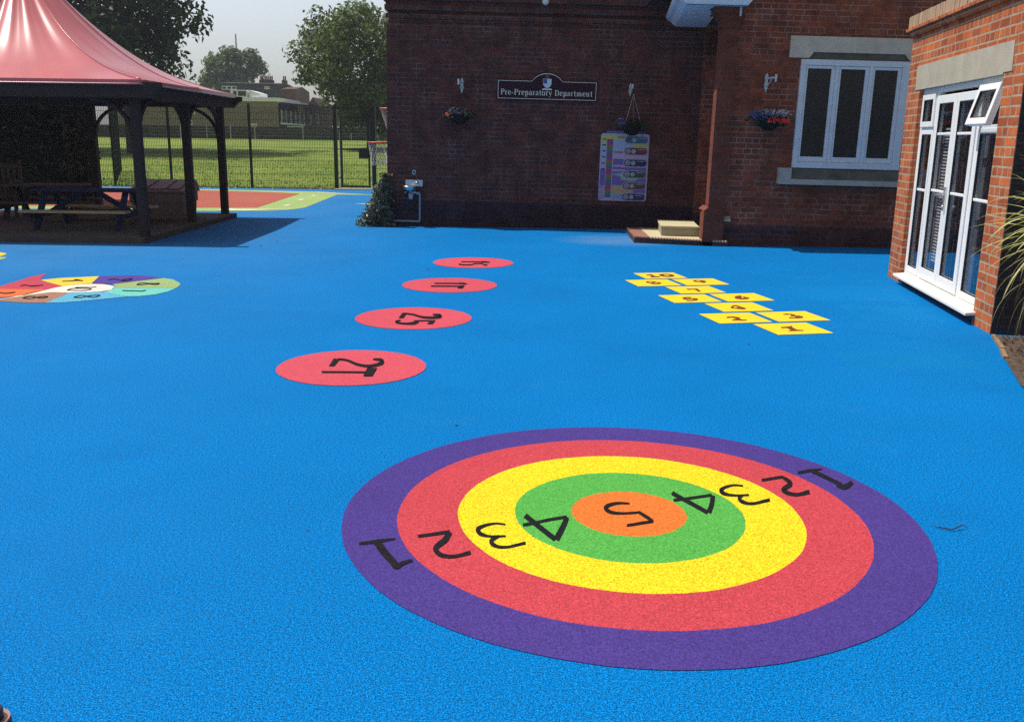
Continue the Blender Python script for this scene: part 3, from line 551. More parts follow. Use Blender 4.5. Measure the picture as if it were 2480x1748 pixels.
# sign
t = wall_thing('name_sign', 'maroon arched name sign with cream lettering and shield on the brick wall', 'sign', .525, 2.26)
def sign_poly(e):
    w = .89-e; z1 = .345-e; r = .34-e*.6; pts = [(-w, e), (w, e), (w, z1), (.275, z1)]
    for k in range(1, 14):
        a = pi*(.14+.72*k/14); pts.append((.316*cos(a)*(1-e*1.2), .345-.135-e*.4+(.278-e)*sin(a)))
    return pts+[(-.275, z1), (-w, z1)]
MB().prism(sign_poly(0), 'y', -.03, -.001).build('board', M['maroon'], t)
mb = MB(); P = sign_poly(.018); Q = sign_poly(.027)
for i in range(len(P)):
    j = (i+1) % len(P); mb.face([(P[i][0], -.0325, P[i][1]), (P[j][0], -.0325, P[j][1]), (Q[j][0], -.0325, Q[j][1]), (Q[i][0], -.0325, Q[i][1])])
mb.build('border_line', M['cream'], t)
GLY = {
 'P': (.58, [([(.17, 0), (.17, .70)], .13), ([(.05, .02), (.31, .02)], .04), ([(.05, .69), (.3, .69)], .04), ([(.2, .685), (.40, .68), (.50, .60), (.52, .53), (.49, .43), (.39, .355), (.2, .35)], [.05, .06, .11, .13, .11, .06, .05])]),
 'D': (.68, [([(.17, 0), (.17, .70)], .13), ([(.05, .02), (.3, .02)], .04), ([(.05, .69), (.3, .69)], .04), ([(.2, .685), (.42, .67), (.55, .56), (.58, .35), (.55, .14), (.42, .03), (.2, .02)], [.05, .07, .12, .14, .12, .07, .05])]),
 'r': (.40, [([(.15, 0), (.15, .47)], .12), ([(.04, .02), (.28, .02)], .04), ([(.03, .46), (.15, .46)], .04), ([(.18, .36), (.26, .45), (.36, .43)], [.05, .08, .11])]),
 'e': (.48, [([(.42, .27), (.25, .27), (.08, .27)], .05), ([(.42, .27), (.40, .40), (.27, .48), (.14, .42), (.09, .25), (.13, .08), (.26, .01), (.38, .03), (.44, .11)], [.07, .09, .05, .11, .13, .11, .05, .05, .03])]),
 'p': (.52, [([(.14, -.20), (.14, .47)], .12), ([(.03, -.2), (.26, -.2)], .04), ([(.03, .46), (.14, .46)], .04), ([(.17, .40), (.28, .47), (.40, .42), (.43, .24), (.40, .06), (.28, 0), (.17, .06)], [.04, .06, .11, .13, .11, .06, .04])]),
 'a': (.48, [([(.36, .04), (.36, .36)], .12), ([(.10, .37), (.16, .46), (.26, .48), (.35, .43), (.36, .34)], [.09, .07, .05, .08, .11]), ([(.36, .28), (.2, .25), (.09, .16), (.10, .05), (.2, .01), (.35, .1)], [.04, .06, .11, .10, .05, .04]), ([(.36, .06), (.40, .02), (.47, .03)], [.1, .05, .03])]),
 't': (.36, [([(.17, .62), (.17, .08)], .12), ([(.17, .09), (.23, .01), (.33, .05)], [.11, .06, .03]), ([(.03, .46), (.31, .46)], .045)]),
 'o': (.50, [([(.25, .48), (.11, .42), (.08, .24), (.11, .06), (.25, 0), (.39, .06), (.42, .24), (.39, .42), (.25, .48)], [.05, .1, .13, .1, .05, .1, .13, .1, .05])]),
 'y': (.50, [([(.09, .46), (.27, .04)], .12), ([(.43, .46), (.26, .0), (.18, -.17), (.08, -.19)], [.05, .05, .06, .10]), ([(.0, .46), (.2, .46)], .04), ([(.34, .46), (.5, .46)], .04)]),
 'm': (.82, [([(.14, 0), (.14, .47)], .12), ([(.40, 0), (.40, .36)], .12), ([(.67, 0), (.67, .36)], .12), ([(.17, .38), (.28, .46), (.37, .44), (.40, .34)], [.04, .06, .09, .12]), ([(.43, .38), (.54, .46), (.64, .44), (.67, .34)], [.04, .06, .09, .12]), ([(.03, .02), (.25, .02)], .04), ([(.3, .02), (.5, .02)], .04), ([(.57, .02), (.78, .02)], .04), ([(.03, .46), (.14, .46)], .04)]),
 'n': (.56, [([(.14, 0), (.14, .47)], .12), ([(.41, 0), (.41, .36)], .12), ([(.17, .38), (.28, .46), (.37, .44), (.41, .34)], [.04, .06, .09, .12]), ([(.03, .02), (.25, .02)], .04), ([(.31, .02), (.52, .02)], .04), ([(.03, .46), (.14, .46)], .04)]),
 '-': (.32, [([(.04, .22), (.27, .22)], .08)]), ' ': (.27, [])}
TXT = 'Pre-Preparatory Department'; tot = sum(GLY[c][0]+.045 for c in TXT); sc = 1.64/tot; mb = MB(); x = -.825
for c in TXT:
    for i, (pts, ws) in enumerate(GLY[c][1]):
        if len(pts) > 2: pts, ws = smooth_pts(pts, ws, 3)
        yy = -.0330-.0004*i; x_ = x
        mb.ribbon([(p[0]*sc, p[1]*sc*1.12) for p in pts], [w*sc for w in (ws if isinstance(ws, list) else [ws])], lambda p: (x_+p[0], yy, .085+p[1]))
    x += (GLY[c][0]+.045)*sc
mb.build('lettering', M['cream'], t)
mb = MB(); mb.face([(x-.0, -.0325, z) for x, z in ((-.075, .37), (.075, .37), (.075, .28), (.05, .235), (0, .205), (-.05, .235), (-.075, .28))]); sh = mb.build('shield', M['crestwhite'], t)
MB().box((-.07, -.0338, .29), (-.005, -.0328, .365)).build('shield_quarter', M['crestblue'], sh)
mb = MB(); mb.ribbon([(-.085, .186), (-.04, .196), (0, .185), (.04, .196), (.085, .186)], .026, lambda p: (p[0], -.0329, p[1])); mb.build('scroll', M['cream'], t)
mb = MB(); mb.face([(x, -.0328, z) for x, z in ((-.03, .385), (.03, .385), (.04, .41), (.0, .45), (-.04, .41))]); mb.build('mitre', plain('crest_bronze', (.14, .08, .07), .6), t)
# wall light
t = wall_thing('wall_light', 'small round white lamp under the cornice above the name sign', 'wall light', .446, 3.905)
mb = MB(); mb.tube([(0, -.02, 0), (0, -.11, 0)], [.055, .06], 16); mb.build('housing', M['palegrey'], t, smooth=False); MB().tube([(0, -.111, 0), (0, -.13, 0)], [.045, .03], 16).build('lens', M['white'], t)
MB().box((-.11, -.035, -.02), (.11, -.002, .02)).build('mounting_bar', M['galv'], t)
# flower baskets and brackets
def flower_mass(n, rx, ry, rz, size, zmin=-9):
    mb = MB()
    for i in range(n):
        while True:
            p = Vector((random.uniform(-1, 1), random.uniform(-1, 1), random.uniform(-1, 1)))
            if .25 < p.length < 1: break
        c = Vector((p.x*rx, p.y*ry, p.z*rz))
        if c.z < zmin: continue
        leaf(mb, c, size*random.uniform(.6, 1.2))
    return mb
def leaf(mb, c, s, nrm=None):
    d = Vector((random.gauss(0, 1), random.gauss(0, 1), random.gauss(0, 1))).normalized() if nrm is None else nrm
    u = d.orthogonal().normalized(); u.rotate(Matrix.Rotation(random.uniform(0, 6.28), 3, d)); w = d.cross(u)
    mb.face([c-u*s, c-w*s*.55+d*s*.12, c+u*s, c+w*s*.55+d*s*.12])
def bracket(x, z, y, label, hook, h=.24):
    t = thing('basket_bracket', label, 'wall bracket', (x, y, z), group='white iron brackets for hanging baskets', tilt=True)
    mb = MB(); mb.box((-.022, -.02, 0), (.022, -.001, h)); mb.tube([(0, -.022, h*.95), (0, -.022, h+.025)], [.018, .006], 8); mb.tube([(0, -.02, 0), (0, -.02, -.05)], [.022, .006], 8)
    mb.tube([(-.034, -.02, h*.25), (.034, -.02, h*.25)], .012, 8); mb.tube([(-.03, -.02, h*.75), (.03, -.02, h*.75)], .012, 8)
    mb.build('back_plate', M['ironwhite'], t)
    mb = MB(); mb.tube([(0, -.02, h*.7), (hook*.5, -.14, h*.78), (hook, -.26, h*.72)], .014, 8); mb.tube([(hook, -.26, h*.98), (hook, -.26, h*.45)], [.018, .014], 8); mb.tube([(0, -.02, h*.15), (hook*.4, -.12, h*.45), (hook*.55, -.15, h*.74)], .008, 6)
    mb.build('arm', M['ironwhite'], t)
def basket(x, z, y, label, w, kinds, chains, seed):
    random.seed(seed)
    t = thing('hanging_basket', label, 'hanging basket', (x, y, z), group='hanging flower baskets on the brick walls', tilt=True)
    mb = MB(); rings = 7; nn = 18; vs = []
    for i in range(rings):
        a = pi/2*i/(rings-1); vs += [(.17*cos(a)*cos(2*pi*k/nn), .17*cos(a)*sin(2*pi*k/nn), -.17*sin(a)) for k in range(nn)]
    mb.mesh(vs, [(i*nn+k, i*nn+(k+1) % nn, (i+1)*nn+(k+1) % nn, (i+1)*nn+k) for i in range(rings-1) for k in range(nn)])
    mb.build('basket_bowl', plain('dark_basket_liner', (.014, .013, .016), .9, .1, .3, 30, bmp=.6), t, smooth=True)
    flower_mass(520, w, .17, .12, .028).build('foliage', M['leaf_basket'], t)
    for nm, mt, n, (cx, cz, rx, rz), s in kinds:
        mb = flower_mass(n, rx, .10, rz, s); mb.v = [(a+cx, b-(.10 if mt != 'flower_red' else .19), c+cz) for a, b, c in mb.v]; mb.build(nm, M[mt], t)
    if chains:
        mb = MB()
        for a in (-.13, .03, .15): mb.tube([(a, -.05 if a != .03 else .1, .02), (.0, 0, chains)], .0045 if label.startswith('hanging') else .002, 5)
        mb.build('chain', M['galv'] if label.startswith('hanging') else M['blackpipe'], t)
bracket(-.985, 2.40, WY, 'white iron bracket above the dim red flower basket near the left corner', -.045, .18)
basket(-1.02, 1.97, WY-.24, 'dim hanging basket with few red flowers near the left building corner', .31, [('red_flowers', 'flower_red', 6, (-.19, .0, .03, .02), .030), ('dark_flowers', 'flower_blue', 60, (-.05, .07, .2, .06), .022), ('pale_flowers', 'flower_white', 8, (-.08, .08, .14, .04), .014)], .42, 3)
bracket(2.005, 2.43, WY, 'white iron bracket with chains hanging above the activity board', .01, .14)
basket(2.04, 1.86, WY-.24, 'hanging basket with pale blue flowers just above the activity board', .30, [('blue_flowers', 'flower_blue', 70, (-.2, .06, .12, .07), .024), ('pale_flowers', 'flower_white', 14, (-.2, .08, .1, .05), .014)], .54, 5)
bracket(3.745, 2.42, 14.65, 'white iron bracket above the bright flower basket beside the window', .075, .20)
basket(3.775, 1.97, 14.65-.24, 'flower basket of blue, white and bright red blooms beside the white window', .37, [('blue_flowers', 'flower_blue', 260, (-.12, .06, .24, .08), .024), ('white_flowers', 'flower_white', 230, (.05, .09, .27, .06), .020), ('red_flowers', 'flower_red', 60, (.09, -.02, .18, .034), .040)], .42, 7)
random.seed(21)
# activity board
t = wall_thing('activity_board', 'upright colourful printed activity board with rounded corners under the flower basket', 'activity board', 1.955, .535, WY)
def rrect(x0, x1, z0, z1, r, y, n=5):
    p = []
    for cx, cz, a0 in ((x1-r, z0+r, -pi/2), (x1-r, z1-r, 0), (x0+r, z1-r, pi/2), (x0+r, z0+r, pi)):
        p += [(cx+r*cos(a0+pi/2*k/n), cz+r*sin(a0+pi/2*k/n)) for k in range(n+1)]
    return p
MB().prism(rrect(-.437, .437, 0, 1.19, .05, 0), 'y', -.030, -.012).build('board_frame', flat((.46, .42, .58)), t)
mb = MB(); mats = [flat(c) for c in ((.55, .54, .16), (.36, .46, .66), (.50, .38, .58), (.17, .12, .42), (.42, .28, .46), (.50, .36, .20), (.26, .36, .55), (.30, .46, .40))]
def patch(i, pts, y=-.0316): mb.cur = i; mb.face([(x, y, z) for x, z in pts])
def rc(x0, x1, z0, z1): return [(x0, z0), (x1, z0), (x1, z1), (x0, z1)]
patch(0, rc(-.42, -.33, .98, 1.16)); patch(0, rc(-.33, .41, 1.09, 1.16)); patch(1, rc(-.42, -.33, .70, .98)); patch(1, rc(-.20, .41, .88, 1.09)); patch(0, rc(.16, .415, .955, 1.02), -.0322)
patch(2, rc(-.42, -.33, .56, .70)); patch(2, rc(-.20, .415, .74, .88)); patch(3, rc(-.20, .41, .28, .74)); patch(3, rc(-.42, -.33, .27, .56)); patch(4, rc(-.42, -.33, .02, .27)); patch(5, rc(-.20, .19, .13, .28)); patch(3, rc(.19, .41, .15, .28)); patch(6, rc(-.20, .41, .03, .13))
patch(7, [(-.2, .47), (.0, .51), (.41, .51), (.41, .46), (.2, .36), (-.03, .38), (-.06, .44)], -.0322); patch(2, rc(-.2, .4, .60, .64), -.0322); patch(2, rc(-.2, .02, .53, .56), -.0322)
mb.build('printed_background', mats, t)
mb = MB(); cols = [flat(c) for c in ((.42, .045, .08), (.12, .08, .34), (.46, .10, .05), (.05, .22, .08), (.03, .15, .30))]
seq = [0, 1, 2, 3, 4]*4; z = 1.09
for i, c in enumerate(seq): mb.cur = c; mb.face([(x, -.0325, zz) for x, zz in rc(-.32, -.215, z-.0515, z)]); z -= .0515
mb.build('colour_strip', cols, t)
mb = MB()
for z in (1.085, .985, .88, .775, .665, .565):
    mb.face([(x, -.0325, z+dz) for x, dz in ((-.405, -.008), (-.365, -.008), (-.365, -.02), (-.335, 0), (-.365, .02), (-.365, .008), (-.405, .008))])
mb.build('arrow_row', flat((.015, .015, .03)), t)
mb = MB()
for z in (.24, .15, .05):
    mb.ribbon([(-.40+.03*cos(a/3), z+.02*sin(a/3)) for a in range(0, 15)], .006, lambda p: (p[0], -.0325, p[1]))
mb.build('symbol_row', flat((.16, .06, .22)), t)
for z, c in ((1.085, (.05, .14, .28)), (.885, (.20, .025, .045)), (.68, (.020, .022, .09)), (.48, (.035, .085, .075)), (.275, (.12, .05, .07)), (.075, (.025, .03, .14))):
    pill = MB().prism(rrect(.0, .405, z-.06, z+.06, .055, 0), 'y', -.037, -.0327).build('label_pill', flat(c), t)
    mb = MB().prism(rrect(-.012, .417, z-.072, z+.072, .066, 0), 'y', -.0345, -.0324); mb.build('pill_border', flat((.42, .42, .56)), pill)
    mb = MB(); mb.mesh([(.065+.048*cos(2*pi*k/20), -.0395, z+.048*sin(2*pi*k/20)) for k in range(20)], [tuple(range(20))]); mb.build('round_picture', flat((.34, .32, .36) if z < 1 else (.07, .12, .22)), pill)
    mb = MB(); mb.ribbon([(.04, z-.012), (.065, z-.026), (.09, z-.012)], .009, lambda p: (p[0], -.0402, p[1])); mb.ribbon([(.045, z+.018), (.056, z+.018)], .012, lambda p: (p[0], -.0402, p[1])); mb.ribbon([(.074, z+.018), (.086, z+.018)], .012, lambda p: (p[0], -.0402, p[1])); mb.build('picture_mark', flat((.03, .03, .05)), pill)
    mb = MB(); mb.mesh([(.165+.040*cos(2*pi*k/20), -.0395, z+.040*sin(2*pi*k/20)) for k in range(20)], [tuple(range(20))]); mb.build('round_spot', flat((.30, .42, .46)), pill)
    mb = MB(); mb.ribbon([(.235, z+.032), (.36, z+.032)], .012, lambda p: (p[0], -.0395, p[1])); mb.build('text_line', flat((.40, .40, .50)), pill)
mb = MB()
for x0, x1, z in ((-.14, .0, 1.132), (-.12, -.03, 1.112), (-.19, -.02, .872), (-.17, -.03, .855), (-.19, -.04, .74), (-.19, -.05, .60)): mb.ribbon([(x0, z), (x1, z)], .010, lambda p: (p[0], -.0328, p[1]))
mb.build('small_print', flat((.10, .09, .16)), t)
mb = MB().prism([(-.38, 1.185), (.38, 1.185), (.36, 1.235), (-.34, 1.245)], 'y', -.028, -.013); hd = mb.build('header_strip', flat((.035, .045, .18)), t)
mb = MB()
for i, (a, b) in enumerate(((-.32, -.24), (-.22, -.13), (-.11, -.04), (.10, .16), (.18, .26))):
    mb.ribbon([(a, 1.20), (a+(b-a)*.3, 1.228), (a+(b-a)*.5, 1.205), (b, 1.222)], .011, lambda p: (p[0], -.0285, p[1]))
mb.build('header_lettering', flat((.34, .36, .58)), hd)
# drinking fountain
t = wall_thing('drinking_fountain', 'steel drinking fountain with tap and grey waste pipe low on the wall', 'drinking fountain', -1.83, .70)
MB().box((-.16, -.03, .0), (.155, -.001, .115)).build('splashback', M['steel'], t, bevel=.004)
mb = MB(); vs = []; nn = 16
for z, r in ((.01, .115), (.0, .118), (-.075, .10), (-.08, .05)): vs += [(-.07+r*cos(2*pi*k/nn), -.15+r*.95*sin(2*pi*k/nn), z) for k in range(nn)]
vs += [(-.07+.1*cos(2*pi*k/nn), -.15+.095*sin(2*pi*k/nn), .008) for k in range(nn)]+[(-.07+.07*cos(2*pi*k/nn), -.15+.07*sin(2*pi*k/nn), -.05) for k in range(nn)]
F = [(i*nn+k, i*nn+(k+1) % nn, (i+1)*nn+(k+1) % nn, (i+1)*nn+k) for i in range(3) for k in range(nn)]+[tuple(range(3*nn, 4*nn))]
F += [(k, (k+1) % nn, 4*nn+(k+1) % nn, 4*nn+k) for k in range(nn)]+[(4*nn+k, 4*nn+(k+1) % nn, 5*nn+(k+1) % nn, 5*nn+k) for k in range(nn)]+[tuple(range(5*nn, 6*nn))]
mb.mesh(vs, F); mb.build('basin', M['steel'], t, smooth=True)
mb = MB(); mb.tube([(.075, -.03, .05), (.055, -.09, .085), (.045, -.13, .06)], .014, 8); mb.tube([(.075, -.035, .05), (.10, -.06, .03)], .012, 8); mb.build('tap', M['steel'], t, smooth=True)
mb = MB(); mb.tube([(-.05, -.12, -.075), (-.05, -.12, -.12)], .03, 12); mb.tube([(-.05, -.12, -.12), (-.05, -.12, -.225)], [.047, .038], 12); mb.tube([(-.045, -.12, -.13), (.02, -.1, -.10), (.05, -.07, -.125), (.085, -.05, -.115), (.106, -.04, -.16)], .022, 10); mb.tube([(-.16, -.02, -.1), (-.15, -.02, -.13)], .02, 8)
mb.build('bottle_trap', M['palegrey'], t, smooth=True)
mb = MB(); mb.tube([(.106, -.04, -.15), (.106, -.04, -.62), (.10, -.04, -.63), (-.58, -.04, -.63)], .019, 10); mb.build('waste_pipe', M['greyplastic'], t)
t = wall_thing('wall_socket_plate', 'small pale grey plate on the wall above the drinking fountain', 'wall plate', -1.833, .905)
MB().box((-.03, -.014, 0), (.03, -.001, .085)).build('plate', M['palegrey'], t, bevel=.004); MB().box((-.014, -.018, .02), (.014, -.0142, .065)).build('button', plain('green_button', (.04, .07, .06)), t)
# ivy at the corner
random.seed(4)
t = thing('ivy_bush', 'dense ivy bush climbing the left corner of the school wall', 'ivy', (-2.45, 17.15, 0))
mb = MB()
for i in range(3000):
    z = (random.random()**1.25)*1.0
    if z < .85 and random.random() < .05: z *= .5
    # outline leans: broad at the foot, thin at the top against the corner
    left = .10-.49*max(0, 1-z/.92); right = .15+.10*max(0, 1-z/.5)
    x = random.uniform(left, right)+random.gauss(0, .035); y = random.uniform(-.22, .25) if x < .1 else random.uniform(-.22, -.03)
    leaf(mb, Vector((x, y, z*.93+.02)), random.uniform(.022, .048))
mb.build('foliage', M['leaf_ivy'], t)
mb = MB()
for k in range(7): mb.tube([(-.1+.05*k, .0, 0), (-.02+.03*k, -.05, .35), (.11, -.02, .8+random.uniform(0, .1))], [.014, .010, .004], 5)
mb.build('stems', M['bark'], t)
# basketball hoops on the flank wall
def hoop(x, y, z, r, wallx, netz, label, sq):
    t = thing('basketball_hoop', label, 'basketball hoop', (x, y, z), group='red basketball hoops on the flank wall', tilt=True)
    mb = MB(); mb.tube([(r*cos(2*pi*k/28), r*sin(2*pi*k/28), 0) for k in range(29)], .017, 8, False); mb.build('rim', M['rimred'], t, smooth=True)
    mb = MB(); mb.beam((r, 0, -.01), (wallx-x, 0, -.03), .10, .03); mb.build('bracket', M['rimred'], t)
    mb = MB(); L_ = 12; lv = 5
    rad_ = lambda f: r*(1-f*sq)*(1 if f < .7 else 1)
    for k in range(L_):
        for sgn in (1, -1):
            mb.tube([(rad_(i/lv)*cos(2*pi*(k+sgn*i/2)/L_), rad_(i/lv)*sin(2*pi*(k+sgn*i/2)/L_), -netz*i/lv) for i in range(lv+1)], .0065, 4, False)
    mb.build('net', M['net'], t)
hoop(-2.86, 20.0, 1.43, .23, -2.0, .47, 'lower red basketball hoop with a ragged white net at the wall corner', .35)
hoop(-2.66, 20.4, 2.13, .23, -2.0, .47, 'upper red basketball hoop with hanging net at the wall corner', .70)
MB().box((-2.0, 17.2, 0), (-1.99, 17.2, 0))

# ================================================================== WING WITH FRENCH DOORS (own frame: X = along wall away from camera, Y = into the wall, Z up)
WB = Vector((4.141, 7.922, 0)); wa = atan2(.99, .138)
WG = thing('brick_wing', 'sunlit orange brick wing with stone lintel and white glazed doors at right', 'building')
WG.matrix_world = Matrix(((.138, .99, 0, WB.x), (.99, -.138, 0, WB.y), (0, 0, 1, 0), (0, 0, 0, 1)))   # mirrored axes kept: u along wall, v into wall
U0, U1, O0, O1, ZT = 0.0, 3.57, .47, 3.06, 2.80
mb = MB(); mb.box((O1, 0, -.3), (U1, .28, 2.20)); mb.box((U0, 0, -.3), (O0, .28, 2.20)); mb.box((U0, 0, 2.201), (U1, .28, ZT))
mb.box((U1-.28, .281, -.3), (U1-.001, 5, ZT)); mb.build('wall', M['brick_wing'], WG)
mb = MB(); mb.box((U0-.03, -.03, ZT), (U1+.03, 5, 2.86)); mb.box((U0-.08, -.07, 2.862), (U1+.08, 5, 2.892)); mb.build('cornice_course', M['brick_wing'], WG)
mb = MB()
for i in range(46):
    u = U0-.05+i*.0805; mb.box((u, -.045+random.uniform(-.003, .003), 2.893), (u+.076, .3, 3.03+random.uniform(-.003, .003)))
mb.build('coping_bricks', plain('tan_coping_brick', (.40, .27, .17), .85, .2, .25, 9, bmp=.4), WG)
MB().box((U0, .25, 2.75), (U1, 5, 2.88)).build('roof', M['slate'], WG)
MB().box((U0-.012, .003, -.3), (U0-.001, 5, ZT)).build('end_wall', brick('near_black_brick', [(.050, .034, .032), (.034, .026, .028), (.7, .7, .8)], (.075, .065, .065)), WG)  # end wall brick coloured near black, much darker than the wing's front
mb = MB().prism([(.28, 2.205), (.47, 2.205), (.49, 2.19), (3.215, 2.19), (3.23, 2.455), (.30, 2.455)], 'y', -.006, .05); mb.build('door_lintel', M['stone'], WG)
mb = MB(); mb.box((O0, .02, -.3), (O1, .2, .09)); mb.build('threshold_wall', plain('black_painted_base', (.02, .02, .028), .6), WG)
MB().prism([(-.09, .085), (.10, .10), (.10, .13), (-.09, .112)], 'x', .40, 3.0).build('door_sill', M['creamsill'], WG, bevel=.003)
# room behind the glass
mb = MB(); mb.box((O0-.3, 4.0, 0), (O1+.3, 4.1, 2.7)); mb.box((U0+.28, .28, .02), (U1-.28, 4.0, .08)); mb.box((U0+.281, .28, 2.5), (U1-.281, 4.0, 2.56)); mb.build('room_shell', M['interior'], WG)
D = .05                                                          # frame recess
mb = MB()
for a, b, z0, z1 in ((O0, O1, 2.13, 2.19), (O0, .53, .13, 2.13), (3.0, O1, .13, 2.13), (2.46, 2.53, .13, 2.13), (1.09, 1.155, .13, 2.13), (O0, O1, .10, .145)):
    mb.box((a, D, z0), (b, D+.07, z1))
frame = mb.build('door_frame', M['white'], WG, bevel=.004)
def leafframe(name, a, b, z0, z1, bars, y0=.035, parent=None, w=.062, wb=.10, org=(0, 0, 0)):
    mb = MB(); y1 = y0+.06
    mb.box((a, y0, z0), (a+w, y1, z1)); mb.box((b-w, y0, z0), (b, y1, z1)); mb.box((a+w, y0, z1-w), (b-w, y1, z1)); mb.box((a+w, y0, z0), (b-w, y1, z0+wb))
    for z in bars: mb.box((a+w, y0+.012, z-.014), (b-w, y1-.012, z+.014))
    q = mb.build(name, M['white'], parent or WG, bevel=.006)
    g = MB(); g.box((a+w-.004, y0+.026, z0+wb-.004), (b-w+.004, y0+.032, z1-w+.004)); g.build('pane', M['glass'], q)
    s_ = MB()
    for (x0, x1, c0, c1) in ((a+w, a+w+.007, z0+wb, z1-w), (b-w-.007, b-w, z0+wb, z1-w), (a+w, b-w, z0+wb, z0+wb+.007), (a+w, b-w, z1-w-.007, z1-w)): s_.box((x0, y0+.004, c0), (x1, y0+.0255, c1))
    s_.build('gasket', M['rubberseal'], q)
    return q
leafframe('side_light', 2.535, 2.995, .15, 1.745, (1.09,), w=.05, wb=.07, y0=.045)
leafframe('side_light', .535, 1.085, .15, 1.745, (1.09,), w=.05, wb=.07, y0=.045)
leafframe('top_light', 2.53, 3.0, 1.775, 2.125, (), w=.06, wb=.06, y0=.028)
MB().box((2.53, D, 1.745), (3.0, D+.07, 1.775)).build('transom', M['white'], WG); MB().box((.53, D, 1.745), (1.09, D+.07, 1.775)).build('transom', M['white'], WG)
leafframe('door', 1.80, 2.455, .155, 2.095, (1.11, 1.70), w=.085, wb=.12)
leafframe('door', 1.16, 1.792, .155, 2.095, (1.11, 1.70), w=.085, wb=.12)
mb = MB(); mb.box((1.76, .012, 0.93), (1.80, .034, 1.17)); mb.tube([(1.78, .02, 1.09), (1.78, -.025, 1.09), (1.92, -.03, 1.085)], .010, 8); mb.tube([(1.78, .015, .97), (1.78, .0, .97)], .014, 10); mb.build('door_handle', plain('chrome_handle', (.72, .72, .72), .2, .5, .02, metal=.7), WG, smooth=False)
q = leafframe('top_light', -.275, .275, -.37, 0, (), w=.062, wb=.062, y0=-.03); q.location = (.81, .04, 2.125); q.rotation_euler = (rad(-15), 0, 0); q['label'] = 'opened top hung vent window'
mb = MB()
for i in range(42): z = .35+i*.034; mb.box((1.90, .13, z), (2.38, .155, z+.016))
mb.build('slatted_blind', M['blind'], WG)
mb = MB()
for i in range(30): u = .52+i*.085; mb.box((u, .20+random.uniform(0, .03), .12), (u+.07, .204+random.uniform(.03, .06), 2.1))
mb.build('streak_strips', plain('streak_grey', (.15, .15, .155), .7, .2, .2, 3), WG)  # grey strips added to lighten the panes and imitate reflected streaks
mb = MB(); mb.box((.6, 1.2, .08), (1.1, 1.9, .55)); mb.box((2.2, 2.4, .08), (3.0, 3.2, .75)); mb.build('room_furniture', plain('pale_furniture', (.35, .30, .22), .6), WG)
# drain pipe on the wing's end wall
t = thing('drain_pipe', 'black downpipe with a curved shoe on the dark end wall of the wing', 'drain pipe', (4.66, 7.77, 0))
mb = MB(); mb.tube([(0, 0, 2.8), (0, 0, .24)], .038, 12); mb.tube([(0, 0, .26), (0, 0, .16), (-.03, -.06, .10)], [.042, .042, .04], 12); mb.build('pipe', M['blackpipe'], t, smooth=True)
mb = MB(); mb.tube([(.047*cos(a), .047*sin(a), .27) for a in [2*pi*k/12 for k in range(13)]], .012, 6); mb.box((-.09, .03, .255), (.09, .06, .285)); mb.build('pipe_collar', M['blackpipe'], t)
MB().tube([(-.04, -.07, .10), (-.10, -.10, .07), (-.16, -.09, .10)], [.016, .012, .006], 6).build('pipe_shoe', M['galv'], t)
# variegated spiky plant
random.seed(8)
t = thing('spiky_plant', 'spiky variegated yellow and green plant arching over the soil bed at right', 'plant', (4.07, 6.91, 0))
def blade(mb, base, az, el, ln, w, droop):
    p = Vector(base); d = Vector((cos(az)*cos(el), sin(az)*cos(el), sin(el))); side = Vector((-sin(az), cos(az), 0)); n = 9; pts = [p.copy()]
    for i in range(n):
        d = (d+Vector((0, 0, -droop*(i+1)/n*.35))).normalized(); p = p+d*(ln/n); pts.append(p.copy())
    for i in range(n):
        w0 = w*(1-(i/n)**1.6)*(.5+.5*min(1, i/2)); w1 = w*(1-((i+1)/n)**1.6); up = Vector((0, 0, .25))
        mb.face([pts[i]-side*w0, pts[i]+up*w0, pts[i+1]+up*w1, pts[i+1]-side*w1]); mb.face([pts[i]+up*w0, pts[i]+side*w0, pts[i+1]+side*w1, pts[i+1]+up*w1])
mb = MB()
for i in range(150): blade(mb, (random.gauss(0, .04), random.gauss(0, .04), random.uniform(.85, 1.08)), random.uniform(0, 6.28), random.uniform(-.25, 1.45), random.uniform(.45, .80), random.uniform(.013, .022), random.uniform(.35, 1.1))
mb.build('green_blades', M['yucca'], t)
mb = MB()
for i in range(100): blade(mb, (random.gauss(0, .05), random.gauss(0, .05), random.uniform(.6, .95)), random.uniform(0, 6.28), random.uniform(-1.0, .15), random.uniform(.4, .75), random.uniform(.008, .014), random.uniform(1.4, 2.8))
mb.build('dry_blades', M['yucca_dry'], t)
MB().tube([(0, 0, 0), (.02, 0, .5), (0, 0, 1.05)], [.09, .075, .05], 10).build('trunk', M['bark'], t, smooth=True)

# ================================================================== PAVILION
PX, PY, HX, HY, PZ = -8.15, 16.255, 2.60, 2.205, .084
t = thing('timber_pavilion', 'dark timber pavilion with pointed red fabric roof at left', 'pavilion', (PX, PY, 0))
MB().box((-HX-.25, -HY-.24, -.05), (HX+.07, HY+.10, PZ)).build('paved_base', M['deck'], t)
posts = [(HX, -HY), (HX-.12, .25), (HX-.13, HY), (0, HY), (-HX, HY), (-HX, 0), (-HX, -HY), (0-.3, -HY)]
BT, BB = 2.30, 2.09
for x, y in posts: MB().box((x-.065, y-.065, PZ), (x+.065, y+.065, BB)).build('post', M['timber'], t, bevel=.008)
def beam_end(mb, a, b, y0, y1):
    mb.prism([(a, BB+.09), (a+.06, BB), (b-.10, BB), (b-.02, BB+.09), (b+.06, BB+.13), (b+.06, BT), (a, BT)], 'y', y0, y1)
mb = MB(); beam_end(mb, -HX-.4, HX+.42, -HY-.27, -HY-.16); mb.build('eave_beam', M['timber'], t)
